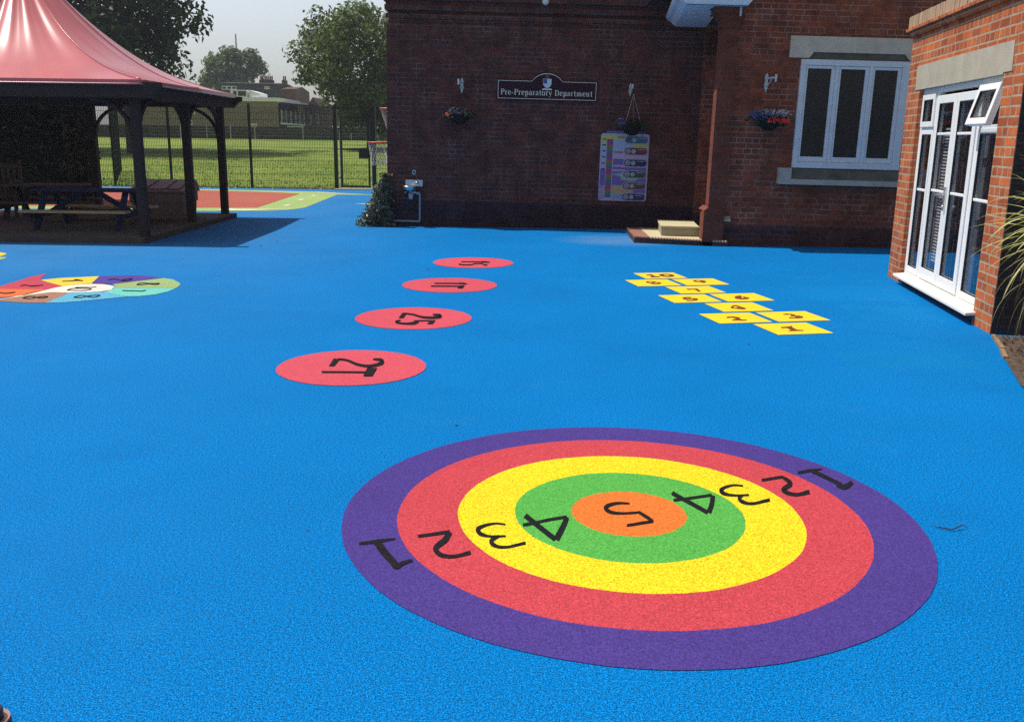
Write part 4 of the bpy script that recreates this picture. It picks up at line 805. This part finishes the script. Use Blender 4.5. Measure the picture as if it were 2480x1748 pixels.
mb = MB(); beam_end(mb, -HX-.4, HX+.19, HY+.16, HY+.27); mb.build('eave_beam', M['timber'], t)
MB().prism([(HX+.12, -HY-.159), (HX+.22, -HY-.159), (HX+.10, HY+.159), (HX+.0, HY+.159)], 'z', BB+.01, BT-.004).build('eave_beam', M['timber'], t); MB().box((-HX-.22, -HY-.159, BB+.01), (-HX-.12, HY+.159, BT-.004)).build('eave_beam', M['timber'], t)
MB().box((-HX-.1, -HY-.06, BB+.001), (HX+.11, -HY+.06, BB+.15)).build('wall_plate', M['timber'], t); MB().box((-HX-.1, HY-.06, BB+.001), (HX+.11, HY+.06, BB+.15)).build('wall_plate', M['timber'], t)
MB().prism([(HX-.06, -HY+.061), (HX+.06, -HY+.061), (HX-.07, HY-.061), (HX-.19, HY-.061)], 'z', BB+.001, BB+.14).build('wall_plate', M['timber'], t); MB().box((-HX-.06, -HY+.061, BB+.001), (-HX+.06, HY-.061, BB+.14)).build('wall_plate', M['timber'], t)
def brace(x, y, dx, dy, l=.58):
    mb = MB(); n = 8; pts = []
    for i in range(n+1):
        a = pi/2*i/n; pts.append((x+dx*(.05+l*(1-cos(a))), y+dy*(.05+l*(1-cos(a))), BB-.02-l*.95*(1-sin(a))))
    for i in range(n): mb.beam(pts[i], pts[i+1], .05, .075, (dy, dx, 0) if True else None)
    mb.build('brace', M['timber'], t)
for (x, y), ds_ in zip(posts, [((0, 1), (-1, 0)), ((0, 1), (0, -1)), ((0, -1), (-1, 0)), ((1, 0), (-1, 0)), ((1, 0), (0, -1)), ((0, 1), (0, -1)), ((1, 0), (0, 1)), ((1, 0), (-1, 0))]):
    for d in ds_: brace(x, y, *d)
# membrane: square at the eaves, round at the top, radial tension folds
mb = MB(); NR, NA = 44, 220; vs = []
def mem(f, a):
    s_ = 1-f; z = BT+.035+.712*s_+1.47*s_*s_
    ca, sa = cos(a), sin(a); k = 1/max(abs(ca), abs(sa)); sq = f**1.6
    kk = 1*(1-sq)+k*sq
    fold = sin(a*14+.6*sin(a*3))*.5+.5*sin(a*23+1.3)
    env = (f**.7)*max(0, 1-f)**1.5*1.25
    z += .085*fold*env*(.35+.65*max(0, -sa)**.7*min(1, max(0, .95-ca)))*1.2+.012*sin(a*51+2*sin(a*5))*env
    sag = -.10*sin(pi*f)*(1-abs(ca*sa*2))*f
    z += sag
    return ((HX+.26)*f*ca*kk*(1-.04*max(0, min(1, sa*kk*f))*(ca > 0)), (HY+.30)*f*sa*kk, z)
for i in range(NR+1):
    f = .05+.95*i/NR; vs += [mem(f, 2*pi*k/NA) for k in range(NA)]
mb.mesh(vs, [(i*NA+k, i*NA+(k+1) % NA, (i+1)*NA+(k+1) % NA, (i+1)*NA+k) for i in range(NR) for k in range(NA)])
e = len(vs)-NA; rim = [(x*1.004, y*1.004, BT-.035) for x, y, z in vs[e:]]
mb.mesh(vs[e:]+rim, [(k, (k+1) % NA, NA+(k+1) % NA, NA+k) for k in range(NA)])
roof = mb.build('fabric_roof', M['pvc'], t, smooth=True)
for k in range(8):
    a_ = k*pi/4+.0; sm = MB(); sm.tube([Vector(mem(.06+.93*i/30, a_))+Vector((0, 0, .004)) for i in range(31)], .008, 6); sm.build('seam', M['pvc'], roof, smooth=True)
sm = MB(); sm.tube([Vector(p)+Vector((0, 0, .01)) for p in rim+rim[:1]], .012, 6, False); sm.build('edge_cord', M['pvc'], roof, smooth=True)
MB().cyl((0, 0, 4.28), .16, .10, 24, .10).build('roof_cap', M['pvc'], t)
MB().tube([(0, 0, 2.2), (0, 0, 4.3)], .06, 10).build('king_post', M['timber'], t)
for sx, sy in ((1, 1), (1, -1), (-1, 1), (-1, -1)):
    MB().beam((sx*(HX+.05), sy*(HY+.05), BB+.16), (0, 0, 3.0), .05, .09).build('rafter', M['timber'], t)
# furniture in the pavilion
def picnic(name, label, x, y, rz, m_top, m_seat, m_leg, L_=1.62, H=.62, sh=.31, group='picnic tables in the pavilion'):
    q = thing(name, label, 'picnic table', (x, y, PZ), rz, group)
    mb = MB()
    for i in range(4): mb.box((-L_/2, -.32+i*.165, H-.035), (L_/2, -.32+i*.165+.15, H))
    mb.build('table_top', m_top, q, bevel=.004)
    for s in (-1, 1):
        mb = MB(); mb.box((-L_/2-.03, s*.60-.11, sh-.035), (L_/2+.03, s*.60+.11, sh)); mb.build('bench_seat', m_seat, q, bevel=.004)
    for sx in (-1, 1):
        for s in (-1, 1):
            mb = MB(); mb.beam((sx*(L_/2-.16), s*.56, 0), (sx*(L_/2-.16), s*.16, H-.04), .09, .045, (0, 1, 0)); mb.build('leg', m_leg, q)
        MB().beam((sx*(L_/2-.11), -.66, sh-.085), (sx*(L_/2-.11), .66, sh-.085), .045, .09).build('cross_bar', m_leg, q)
        MB().beam((sx*(L_/2-.16), 0, sh-.06), (sx*.12, 0, H-.05), .08, .045, (0, 1, 0)).build('diagonal_brace', m_leg, q)
    return q
picnic('picnic_table', 'low dark blue picnic table with yellowish bench boards under the pavilion', -6.93, 15.40, 0, M['bluewood'], M['seatwood'], M['bluewood'])
picnic('picnic_table', 'low brown wooden picnic table behind the blue one under the pavilion', -8.45, 17.05, rad(8), M['wood'], M['wood'], M['timber'], 1.4, .60, .32)
q = thing('garden_bench', 'brown slatted wooden garden bench with armrests in the dark of the pavilion', 'bench', (-9.75, 17.2, PZ), rad(14))
mb = MB()
for i in range(14): mb.box((-.62+i*.092, .0, .40), (-.62+i*.092+.05, .02, .86))
mb.box((-.68, -.01, .86), (.68, .035, .94)); mb.box((-.68, -.005, .36), (.68, .03, .42)); mb.build('backrest', M['wood'], q)
mb = MB()
for i in range(5): mb.box((-.68, -.52+i*.1, .35), (.68, -.52+i*.1+.085, .38))
mb.build('seat', M['wood'], q)
for sx in (-1, 1):
    MB().box((sx*.70-.03, -.52, 0), (sx*.70+.03, -.46, .62)).build('leg', M['wood'], q); MB().box((sx*.70-.03, -.0, 0), (sx*.70+.03, .06, 1.0)).build('leg', M['wood'], q)
    mb = MB(); mb.tube([(sx*.70, .03, .60), (sx*.70, -.3, .63), (sx*.70, -.5, .64), (sx*.70, -.58, .58), (sx*.70, -.56, .52)], [.03, .032, .034, .03, .02], 8); mb.build('armrest', M['wood'], q)
q = thing('storage_box', 'brown plastic storage box with panelled maroon lid beside the pavilion posts', 'storage box', (-6.43, 17.32, PZ))
mb = MB(); bx, by = .47, .40
mb.mesh([(-bx+.03, -by+.02, 0), (bx-.03, -by+.02, 0), (bx-.03, by-.02, 0), (-bx+.03, by-.02, 0), (-bx+.01, -by, .30), (bx-.01, -by, .30), (bx-.01, by, .30), (-bx+.01, by, .30)], [(0, 1, 5, 4), (1, 2, 6, 5), (2, 3, 7, 6), (3, 0, 4, 7), (3, 2, 1, 0)])
mb.box((-bx-.01, -by-.02, .301), (bx+.01, by+.02, .47)); mb.build('box_body', M['boxbody'], q, bevel=.01)
mb = MB(); mb.mesh([(-bx-.05, -by-.06, .471), (bx+.05, -by-.06, .471), (bx+.05, by+.05, .471), (-bx-.05, by+.05, .471), (-bx-.05, -by-.06, .51), (bx+.05, -by-.06, .51), (bx+.0, by+.02, .68), (-bx, by+.02, .68)], [(0, 1, 5, 4), (1, 2, 6, 5), (2, 3, 7, 6), (3, 0, 4, 7), (3, 2, 1, 0), (4, 5, 6, 7)])
lid = mb.build('lid', M['boxlid'], q, bevel=.012)
mb = MB()
def on_lid(x, f): return (x*(1-.1*f), -by-.06+f*(2*by+.08), .512+f*.17)
for a, b in ((-.42, -.2), (-.16, .16), (.2, .42)):
    v = [on_lid(a, .12), on_lid(b, .12), on_lid(b, .88), on_lid(a, .88)]; mb.mesh(v+[(x, y, z+.018) for x, y, z in v], [(0, 1, 5, 4), (1, 2, 6, 5), (2, 3, 7, 6), (3, 0, 4, 7), (4, 5, 6, 7)])
mb.build('raised_panel', M['boxlid'], lid, bevel=.006)
mb = MB()
for a in (-.25, -.19, -.13): mb.box((a, -by-.026, .385), (a+.035, -by-.0205, .415))
mb.build('lid_catch', M['blackplastic'], q)
q = thing('sand_tray', 'low tan tray box between the picnic table and the storage box', 'tray', (-7.55, 16.95, PZ))
mb = MB(); mb.box((-.35, -.25, 0), (.35, .25, .16)); mb.build('tray_body', M['boxbody'], q, bevel=.01); MB().box((-.37, -.27, .161), (.37, .27, .19)).build('tray_lid', M['wood'], q, bevel=.006)

# ================================================================== FENCE AND GATE
FY = 29.0
fn = thing('mesh_fence', 'tall dark green welded mesh fence along the far edge of the playground', 'fence', (0, FY, 0))
def mesh_panel(mb, x0, x1, z0, z1, y=0, n=.05, w=.0085):
    k = int((x1-x0)/n)
    for i in range(k+1):
        x = x0+(x1-x0)*i/k; mb.box((x-w/2, y-w/2, z0), (x+w/2, y+w/2, z1))
    z = z0
    while z <= z1+.001: mb.box((x0, y-.014, z-.004), (x1, y-.006, z+.004)); mb.box((x0, y+.006, z-.004), (x1, y+.014, z+.004)); z += .2
fp = [-15.6, -13.05, -10.5, -8.04, -5.50]
for x in fp[1:-1]: MB().box((x-.035, -.03, 0), (x+.035, .03, 2.50)).build('fence_post', M['fence'], fn)
for a, b in zip(fp[:-1], fp[1:]):
    mb = MB(); mesh_panel(mb, a+.04, b-.04, .03, 2.42); mb.build('mesh_panel', M['fence'], fn)
mb = MB(); mesh_panel(mb, -4.24, -1.6, .03, 2.42); mb.build('mesh_panel', M['fence'], fn)
gt = thing('mesh_gate', 'dark green mesh gate with lock box in the playground fence', 'gate', (0, FY, 0))
for x in (-5.445, -4.28): MB().box((x-.055, -.055, 0), (x+.055, .055, 2.46)).build('gate_post', M['fence'], gt)
mb = MB(); mb.box((-5.30, -.025, .06), (-5.25, .025, 2.15)); mb.box((-4.455, -.025, .06), (-4.405, .025, 2.15)); mb.box((-5.25, -.025, .06), (-4.455, .025, .11)); mb.box((-5.25, -.025, 2.10), (-4.455, .025, 2.15)); mb.box((-5.25, -.025, 1.17), (-4.455, .025, 1.22)); mb.build('gate_frame', M['fence'], gt)
MB().box((-5.385, -.02, 2.39), (-4.34, .02, 2.43)).build('head_rail', M['fence'], gt)
mb = MB(); mesh_panel(mb, -5.24, -4.47, .12, 2.09); mb.build('gate_mesh', M['fence'], gt)
MB().box((-4.74, -.05, .93), (-4.44, .05, 1.18)).build('lock_box', M['fence'], gt)
for z in (.35, 1.8): MB().tube([(-5.36, -.03, z), (-5.28, -.03, z)], .018, 8).build('hinge', M['fence'], gt)
mb = MB(); mb.box((-5.325, -.012, .1), (-5.305, .012, 2.1)); mb.box((-4.36, -.02, .1), (-4.345, .02, 1.2)); mb.build('galvanised_strip', M['galv'], gt)
# second fence run heading away beyond the pavilion
f2 = thing('side_fence', 'second dark mesh fence running away into the field beyond the pavilion', 'fence', (-12.25, FY, 0), rad(111))
for x in (.05, 2.5, 5.0, 7.5): MB().box((x-.035, -.03, 0), (x+.035, .03, 2.5)).build('fence_post', M['fence'], f2)
mb = MB(); mesh_panel(mb, .1, 7.5, .03, 2.42, n=.1); mb.build('mesh_panel', M['fence'], f2)

# ================================================================== TREES, HEDGE
def crown_mesh(clumps, per, size, flat_=.0):
    mb = MB()
    for c, r in clumps:
        c = Vector(c); n = int(per*r*r)
        for i in range(n):
            d = Vector((random.gauss(0, 1), random.gauss(0, 1), random.gauss(0, 1))).normalized()
            rr = r*(random.random()**.4)*random.uniform(.85, 1.12)
            nr = (d+Vector((random.gauss(0, .6), random.gauss(0, .6), random.gauss(0, .6)+.3))).normalized()
            leaf(mb, c+Vector((d.x*rr, d.y*rr, d.z*rr*.85)), size*random.uniform(.55, 1.3), nr)
    return mb
def clumps_in(cx, cy, cz, rx, ry, rz, n, r0, r1, seed, keep=None):
    random.seed(seed); o = []
    while len(o) < n:
        p = Vector((random.uniform(-1, 1), random.uniform(-1, 1), random.uniform(-1, 1)))
        if p.length > 1 or (p.length < .35 and random.random() < .6): continue
        q = (cx+p.x*rx, cy+p.y*ry, cz+p.z*rz)
        if keep and not keep(q): continue
        o.append((q, random.uniform(r0, r1)))
    return o
def tree(name, label, base, trunk_h, tr, clumps, per, size, mat):
    q = thing(name, label, 'tree', base, group=None)
    cl = [((c[0]-base[0], c[1]-base[1], c[2]-base[2]), r) for c, r in clumps]
    mb = MB(); mb.tube([(0, 0, -.3), (0, 0, .1), (random.gauss(0, .1), .1, trunk_h*.6), (random.gauss(0, .15), 0, trunk_h)], [tr*1.5, tr, tr*.8, tr*.6], 10)
    for c, r in random.sample(cl, min(14, len(cl))):
        top = Vector(c); a = Vector((0, 0, trunk_h*random.uniform(.55, 1.0))); mid = a.lerp(top, .5)+Vector((0, 0, .4))
        mb.tube([a, mid, top], [tr*.4, tr*.22, tr*.06], 6)
    mb.build('trunk', M['bark'], q, smooth=True)
    crown_mesh(cl, per, size).build('crown', M[mat], q)
    return q
random.seed(31); cl = []
while len(cl) < 150:
    x, y, z = random.uniform(-32, -18.3), random.uniform(46, 57), random.uniform(4.6, 16)
    if x > -20.5 and (z < 5.2 or random.random() < .25): continue
    cl.append(((x+random.gauss(0, .3), y, z), random.uniform(.9, 2.0)))
for k in range(70): cl.append(((random.uniform(-24.5, -18.9), random.uniform(48, 54), random.uniform(4.6, 14)), random.uniform(.9, 1.5)))
for k in range(16): cl.append(((-18.3+random.gauss(0, .35), 50+random.gauss(0, 1.5), random.uniform(4.4, 13)), random.uniform(.5, .9)))
tree('dark_tree', 'tall dark tree rising behind the red pavilion roof', (-20.0, 50, field_z(50)-.05), 6.0, .36, cl, 85, .20, 'leaf_big')
cl = clumps_in(-9.2, 60, 5.7, 4.5, 4.6, 3.6, 95, .7, 1.35, 32, lambda q: not (q[2] < 4.6 and q[0] < -11.0))+clumps_in(-8.6, 60, 3.4, 3.2, 2.5, 1.3, 22, .6, 1.0, 39)+[((-12.9, 60, 5.4), .9), ((-13.2, 60, 5.0), .7), ((-9.0, 60, 8.9), .7), ((-9.6, 60, 9.0), .6)]
tree('leafy_tree', 'broad green tree behind the gate beside the school wall', (-9.05, 60, field_z(60)-.05), 4.0, .26, cl, 190, .15, 'leaf_right')
cl = clumps_in(-40.4, 140, 11.0, 3.6, 4, 2.3, 40, .9, 1.6, 33)+clumps_in(-43, 140, 8.6, 3, 3, 1.8, 14, .9, 1.5, 36)
tree('distant_tree', 'rounded green tree behind the far rooftops below the mast', (-40.5, 140, 1), 7, .5, cl, 60, .36, 'leaf_far')
cl = clumps_in(-8.2, 71, 2.6, 3.8, 1.2, 1.5, 26, .5, .9, 34)
tree('sunlit_shrub', 'small sunlit shrub by the far garden wall under the leafy tree', (-8.2, 71, field_z(71)-.05), 1.0, .08, cl, 120, .14, 'bushleaf')
random.seed(35)
q = thing('dark_hedge', 'tall dark hedge shading the back of the pavilion', 'hedge', (-13.3, 22.2, 0))
mb = MB(); mb.box((-4.8, -.55, 0), (3.0, .9, 3.2)); mb.build('hedge_core', plain('hedge_core', (.004, .006, .005), .95, .05, .3, 8), q)
mb = MB()
for i in range(6500):
    f = random.random()
    if f < .62: c = (random.uniform(-4.9, 3.15), -.58+random.gauss(0, .07), random.uniform(.0, 3.25))
    elif f < .8: c = (3.03+random.gauss(0, .09), random.uniform(-.6, .95), random.uniform(0, 3.25))
    else: c = (random.uniform(-4.9, 3.1), random.uniform(-.6, .95), 3.22+random.gauss(0, .08))
    leaf(mb, Vector(c), random.uniform(.04, .09))
mb.build('foliage', M['leaf_hedge'], q)

# ================================================================== FAR BUILDINGS
def windows(parent, wins, y, fm, gm):
    for x0, x1, z0, z1, k in wins:
        f = MB(); f.box((x0, y-.06, z0), (x1, y+.02, z1)); w = f.build('window', fm, parent)
        g = MB(); n = k; d = (x1-x0)/n
        for i in range(n): g.box((x0+i*d+.09, y-.09, z0+.1), (x0+(i+1)*d-.09, y-.061, z1-.1))
        g.build('pane', gm, w)
def px_x(px, Y): return (px-1240)/FPX*Y*1.003
def px_z(px, py, Y):
    d = ray(px, py); return EYE+d.z/d.y*Y
Y = 98.0
fl = thing('brick_flats', 'low yellow brick flats with white flat roof edge across the field', 'building', (0, Y, 0))
xa, xb = px_x(300, Y), px_x(687, Y); zr = px_z(640, 240, Y)
MB().box((xa, 0, .5), (xb, 9, zr-.25)).build('wall', M['brick_far'], fl)
MB().box((xa-.2, -.3, zr-.249), (xb+.2, 9.2, zr+.12)).build('roof_edge', M['shade_white'], fl)
ws = [(px_x(461, Y), px_x(485, Y), px_z(470, 303, Y), px_z(470, 291, Y), 3), (px_x(547, Y), px_x(559, Y), px_z(550, 297, Y), px_z(550, 290, Y), 1), (px_x(614, Y), px_x(636, Y), px_z(620, 308, Y), px_z(620, 300, Y), 4), (px_x(468, Y), px_x(492, Y), px_z(470, 277, Y), px_z(470, 262, Y), 2)]
windows(fl, ws, 0, M['shade_white'], M['farglass'])
mb = MB(); mb.prism([(xb, 0), (px_x(756, 112), 14), (px_x(756, 112)+6, 22), (xb, 22)], 'z', .5, px_z(720, 250, 105)-.2); mb.build('side_wing', M['brick_far'], fl)
mb = MB(); mb.prism([(xb, -.25), (px_x(758, 112), 13.7), (px_x(758, 112)+6, 22.3), (xb, 22.3)], 'z', px_z(720, 250, 105)-.199, px_z(720, 250, 105)+.15); mb.build('roof_edge', M['shade_white'], fl)
# glazed balcony fronts on the side wing, seen at an angle
dv = Vector((px_x(756, 112)-xb, 14, 0)); ln = dv.length; dv.normalize(); nv = Vector((dv.y, -dv.x, 0))
mb = MB()
for i in range(6):
    a = Vector((xb, 0, 0))+dv*(ln*(.08+.15*i))+nv*.06; b = a+dv*(ln*.10)
    for z0, z1 in ((2.95, 4.0),): mb.mesh([(*(a.xy), z0), (*(b.xy), z0), (*(b.xy), z1), (*(a.xy), z1)], [(0, 1, 2, 3)])
mb.build('balcony_glazing', M['farglass'], fl)
mb = MB(); a = Vector((xb, 0, 0))+nv*.10+dv*.3; b = Vector((xb, 0, 0))+dv*ln*.98+nv*.10
mb.beam((*a.xy, 2.72), (*b.xy, 2.72), .15, .18)
for i in range(7):
    c = Vector((xb, 0, 0))+dv*(ln*(.055+.15*i))+nv*.10; mb.beam((*c.xy, 2.8), (*c.xy, 4.1), .10)
mb.build('balcony_frame', M['shade_white'], fl)
MB().box((px_x(578, Y), -.2, zr+.121), (px_x(617, Y), 4, zr+.85)).build('roof_hut', M['shade_white'], fl)
mb = MB()
for a, b in ((585, 592), (596, 614)): mb.box((px_x(a, Y), -.24, zr+.25), (px_x(b, Y), -.201, zr+.72))
mb.build('hut_window', M['farglass'], fl)
MB().prism([(px_x(619, Y), zr+.121), (px_x(645, Y), zr+.121), (px_x(645, Y), zr+.55), (px_x(619, Y), zr+.85)], 'y', 0, 3).build('roof_shed', M['shade_white'], fl)
Y = 118.0
tr = thing('slate_terrace', 'dark slate roofed terrace with chimney pots beyond the flats', 'building', (0, Y, 0))
z1 = px_z(620, 197, Y); z0 = px_z(620, 203, Y)
MB().box((px_x(548, Y), 0, .5), (px_x(690, Y), 8, z0)).build('wall', M['darkrender'], tr)
MB().prism([(-.4, z0), (4, z1), (8.4, z0)], 'x', px_x(548, Y), px_x(690, Y)).build('roof', M['slate'], tr)
MB().prism([(0, .5), (0, px_z(700, 216, Y)), (4, px_z(700, 207, Y)), (8, px_z(700, 216, Y)), (8, .5)], 'x', px_x(690, Y)+.01, px_x(728, Y)).build('lower_roof', M['tileroof'], tr)
windows(tr, [(px_x(558, Y), px_x(592, Y), px_z(570, 218, Y), px_z(570, 209, Y), 3), (px_x(657, Y), px_x(669, Y), px_z(660, 217, Y), px_z(660, 210, Y), 2)], -.02, M['shade_white'], M['farglass'])
for xx, npots in ((632, 2), (648, 5), (686, 2)):
    w = npots*4.2
    ch = MB().box((px_x(xx-w/2, Y), 3.4, z1-.6), (px_x(xx+w/2, Y), 4.6, z1+.35)).build('chimney', M['tileroof'], tr)
    for i in range(npots): MB().cyl((px_x(xx-w/2+4.2*(i+.5), Y), 4, z1+.351), .10, .52, 8, .085).build('chimney_pot', M['terracotta'], ch)
MB().beam((px_x(648, Y), 3.9, z1+.3), (px_x(648, Y), 3.9, z1+1.5), .04).build('aerial', M['galv'], tr)
Y = 110.0
gh = thing('gabled_house', 'small brick house with steep gable at the edge of the leafy tree', 'building', (0, Y, 0))
xg0, xg1 = px_x(752, Y), px_x(786, Y); zg = px_z(770, 268, Y)
MB().box((xg0, 0, .5), (xg1, 8, zg)).build('wall', plain('brown_brick_house', (.13, .085, .065), .9, .2, .2, 3), gh)
mb = MB().prism([(xg0-.2, zg), (xg1+.2, zg), ((xg0+xg1)/2, px_z(770, 236, Y))], 'y', -.2, 8); mb.build('roof', M['tileroof'], gh)
windows(gh, [(px_x(756, Y), px_x(763, Y), zg-1.6, zg-.5, 1), (px_x(774, Y), px_x(781, Y), zg-1.5, zg-.3, 1)], -.02, M['shade_white'], M['farglass'])
q = thing('radio_mast', 'thin pale radio mast standing above the distant tree', 'mast', (px_x(596, 220), 220, 0))
zt = px_z(594, 83, 220)
MB().tube([(0, 0, 0), (0, 0, zt*.62), (0, 0, zt*.8), (0, 0, zt)], [.5, .42, .26, .16], 8).build('mast_pole', M['galv'], q); MB().tube([(0, 0, zt*.60), (0, 0, zt*.66)], .62, 8).build('mast_collar', M['galv'], q)
q = thing('far_garden_wall', 'dark garden wall along the far side of the field', 'wall', (0, 80, 0))
MB().box((-60, 0, .5), (8, .3, px_z(700, 309, 80))).build('wall_face', M['gardenwall'], q)
mb = MB(); mb.box((px_x(706, 80), -.03, px_z(720, 309, 80)+.001), (px_x(742, 80), .33, px_z(720, 306, 80))); mb.box((px_x(812, 80), -.03, px_z(720, 309, 80)+.001), (px_x(852, 80), .33, px_z(720, 306, 80)+.1)); mb.build('pale_coping', M['shade_white'], q)
q = thing('far_field_fence', 'wire fence on thin grey posts before the far garden wall', 'fence', (0, 78.6, 0))
for px_ in (455, 516, 572, 629, 742, 855): MB().box((px_x(px_, 78.6)-.04, 0, 1.1), (px_x(px_, 78.6)+.04, .06, px_z(px_, 303, 78.6))).build('fence_post', M['galv'], q)
mb = MB()
for z in (1.5, 1.75, 2.0, 2.25): mb.box((-30, .02, z), (-12, .035, z+.012))
mb.build('wire', M['galv'], q)

# ================================================================== SMALL THINGS
b = gp(-30, 1718, .40); q = thing('post_top', 'tip of a short black post with copper band in the bottom left corner', 'bollard', (b[0], b[1], 0))
MB().cyl((0, 0, 0), .029, .40, 20).build('post', M['blackplastic'], q, bevel=.004)
MB().cyl((0, 0, .30), .043, .072, 20).build('collar', M['blackplastic'], q, bevel=.004); MB().cyl((0, 0, .373), .041, .005, 20).build('copper_band', plain('copper_band', (.45, .25, .18), .4, .5, .1, metal=.5), q)
q = thing('fallen_twig', 'thin dark curved twig lying right of the target', 'twig', (*gp(2305, 1281), 0))
a = Vector((*gp(2264, 1277), .006))-q.location; c = Vector((*gp(2345, 1285), .01))-q.location; m_ = Vector((*gp(2305, 1286), .008))-q.location; d = Vector((*gp(2330, 1281), .02))-q.location
MB().tube([a, a.lerp(m_, .5), m_, m_.lerp(d, .6), d, c], [.002, .003, .0033, .003, .0025, .0012], 6).build('stem', M['bark'], q)
mb = MB()
for x, y, s in ((1106, 1031, .010), (671, 585, .016), (632, 596, .018), (1037, 653, .02), (990, 639, .01), (1527, 576, .03), (1814, 834, .012), (442, 628, .012), (1290, 1300, .004), (745, 1285, .006)):
    p = Vector((*gp(x, y), .004)); mb.mesh([p+Vector((-s, -s*.5, 0)), p+Vector((s, -s*.4, 0)), p+Vector((s*.7, s*.6, 0)), p+Vector((-s*.6, s*.5, 0)), p+Vector((0, 0, s*.6))], [(0, 1, 4), (1, 2, 4), (2, 3, 4), (3, 0, 4)])
tag(mb.build('floor_litter', plain('litter', (.03, .028, .03), .9)), None, None, kind='stuff')

# ================================================================== LIGHT, SKY, CAMERA
hz_m = bpy.data.materials.new('summer_haze'); hz_m.use_nodes = True; N = hz_m.node_tree.nodes; N.remove(N['Principled BSDF'])
pv = N.new('ShaderNodeVolumePrincipled'); pv.inputs['Density'].default_value = .00065; pv.inputs['Color'].default_value = (.80, .86, 1.0, 1); pv.inputs['Anisotropy'].default_value = .2
hz_m.node_tree.links.new(pv.outputs[0], N['Material Output'].inputs['Volume'])
tag(MB().box((-420, -420, -1.4), (420, 420, 30)).build('haze', hz_m), None, None, kind='stuff')
SKYGAIN = 1.1
w = bpy.data.worlds.new('World'); S.world = w; w.use_nodes = True; N = w.node_tree.nodes; L = w.node_tree.links
sky = N.new('ShaderNodeTexSky'); sky.sky_type = 'NISHITA'; sky.sun_disc = False; sky.sun_elevation = SUN_EL; sky.sun_rotation = atan2(SUN_DIR.x, SUN_DIR.y) % (2*pi)
sky.air_density = 1.0; sky.dust_density = 3.0; sky.ozone_density = 1.0
hs = N.new('ShaderNodeHueSaturation'); hs.inputs['Saturation'].default_value = .6; L.new(sky.outputs[0], hs.inputs['Color'])
tc = N.new('ShaderNodeTexCoord'); sp = N.new('ShaderNodeSeparateXYZ'); L.new(tc.outputs['Generated'], sp.inputs[0])
def ss_(v, a, b):
    m = N.new('ShaderNodeMapRange'); m.interpolation_type = 'SMOOTHSTEP'; L.new(v, m.inputs[0]); m.inputs[1].default_value = a; m.inputs[2].default_value = b; return m.outputs[0]
hz = math_n(N, L, 'MULTIPLY', ss_(sp.outputs[1], .25, .85), math_n(N, L, 'SUBTRACT', 1.0, ss_(sp.outputs[2], .22, .75)))   # bright summer haze low in the sky ahead
gain = math_n(N, L, 'ADD', math_n(N, L, 'MULTIPLY', hz, SKYGAIN), 1.0)
va = N.new('ShaderNodeVectorMath'); va.operation = 'SCALE'; L.new(mixc(N, L, 1.0, hs.outputs[0], (.96, .965, .965), 'MULTIPLY'), va.inputs[0]); L.new(gain, va.inputs[3])
L.new(va.outputs[0], N['Background'].inputs[0]); N['Background'].inputs[1].default_value = .09
sun = bpy.data.lights.new('sun', 'SUN'); sun.energy = 4.6; sun.angle = rad(.53); sun.color = (1, .955, .88)
so_ = bpy.data.objects.new('sun', sun); COL.objects.link(so_); so_.rotation_mode = 'QUATERNION'; so_.rotation_quaternion = LIGHT.to_track_quat('-Z', 'Y'); so_.location = (-20, 5, 40)
cam = bpy.data.cameras.new('camera'); co = bpy.data.objects.new('camera', cam); COL.objects.link(co)
cam.sensor_fit = 'HORIZONTAL'; cam.sensor_width = 36; cam.lens = FPX/2480*36; cam.clip_end = 2000; cam.clip_start = .05
R3 = Matrix((CX, -CY, -CZ)).transposed(); co.matrix_world = Matrix.Translation((0, 0, EYE)) @ R3.to_4x4()
S.camera = co
S.view_settings.view_transform = 'Standard'; S.view_settings.look = 'None'; S.view_settings.exposure = .08; S.view_settings.gamma = 1
S.cycles.max_bounces = 6; S.cycles.sample_clamp_indirect = 2.5; S.cycles.caustics_reflective = False; S.cycles.transparent_max_bounces = 8; S.cycles.use_denoising = False
S.render.film_transparent = False
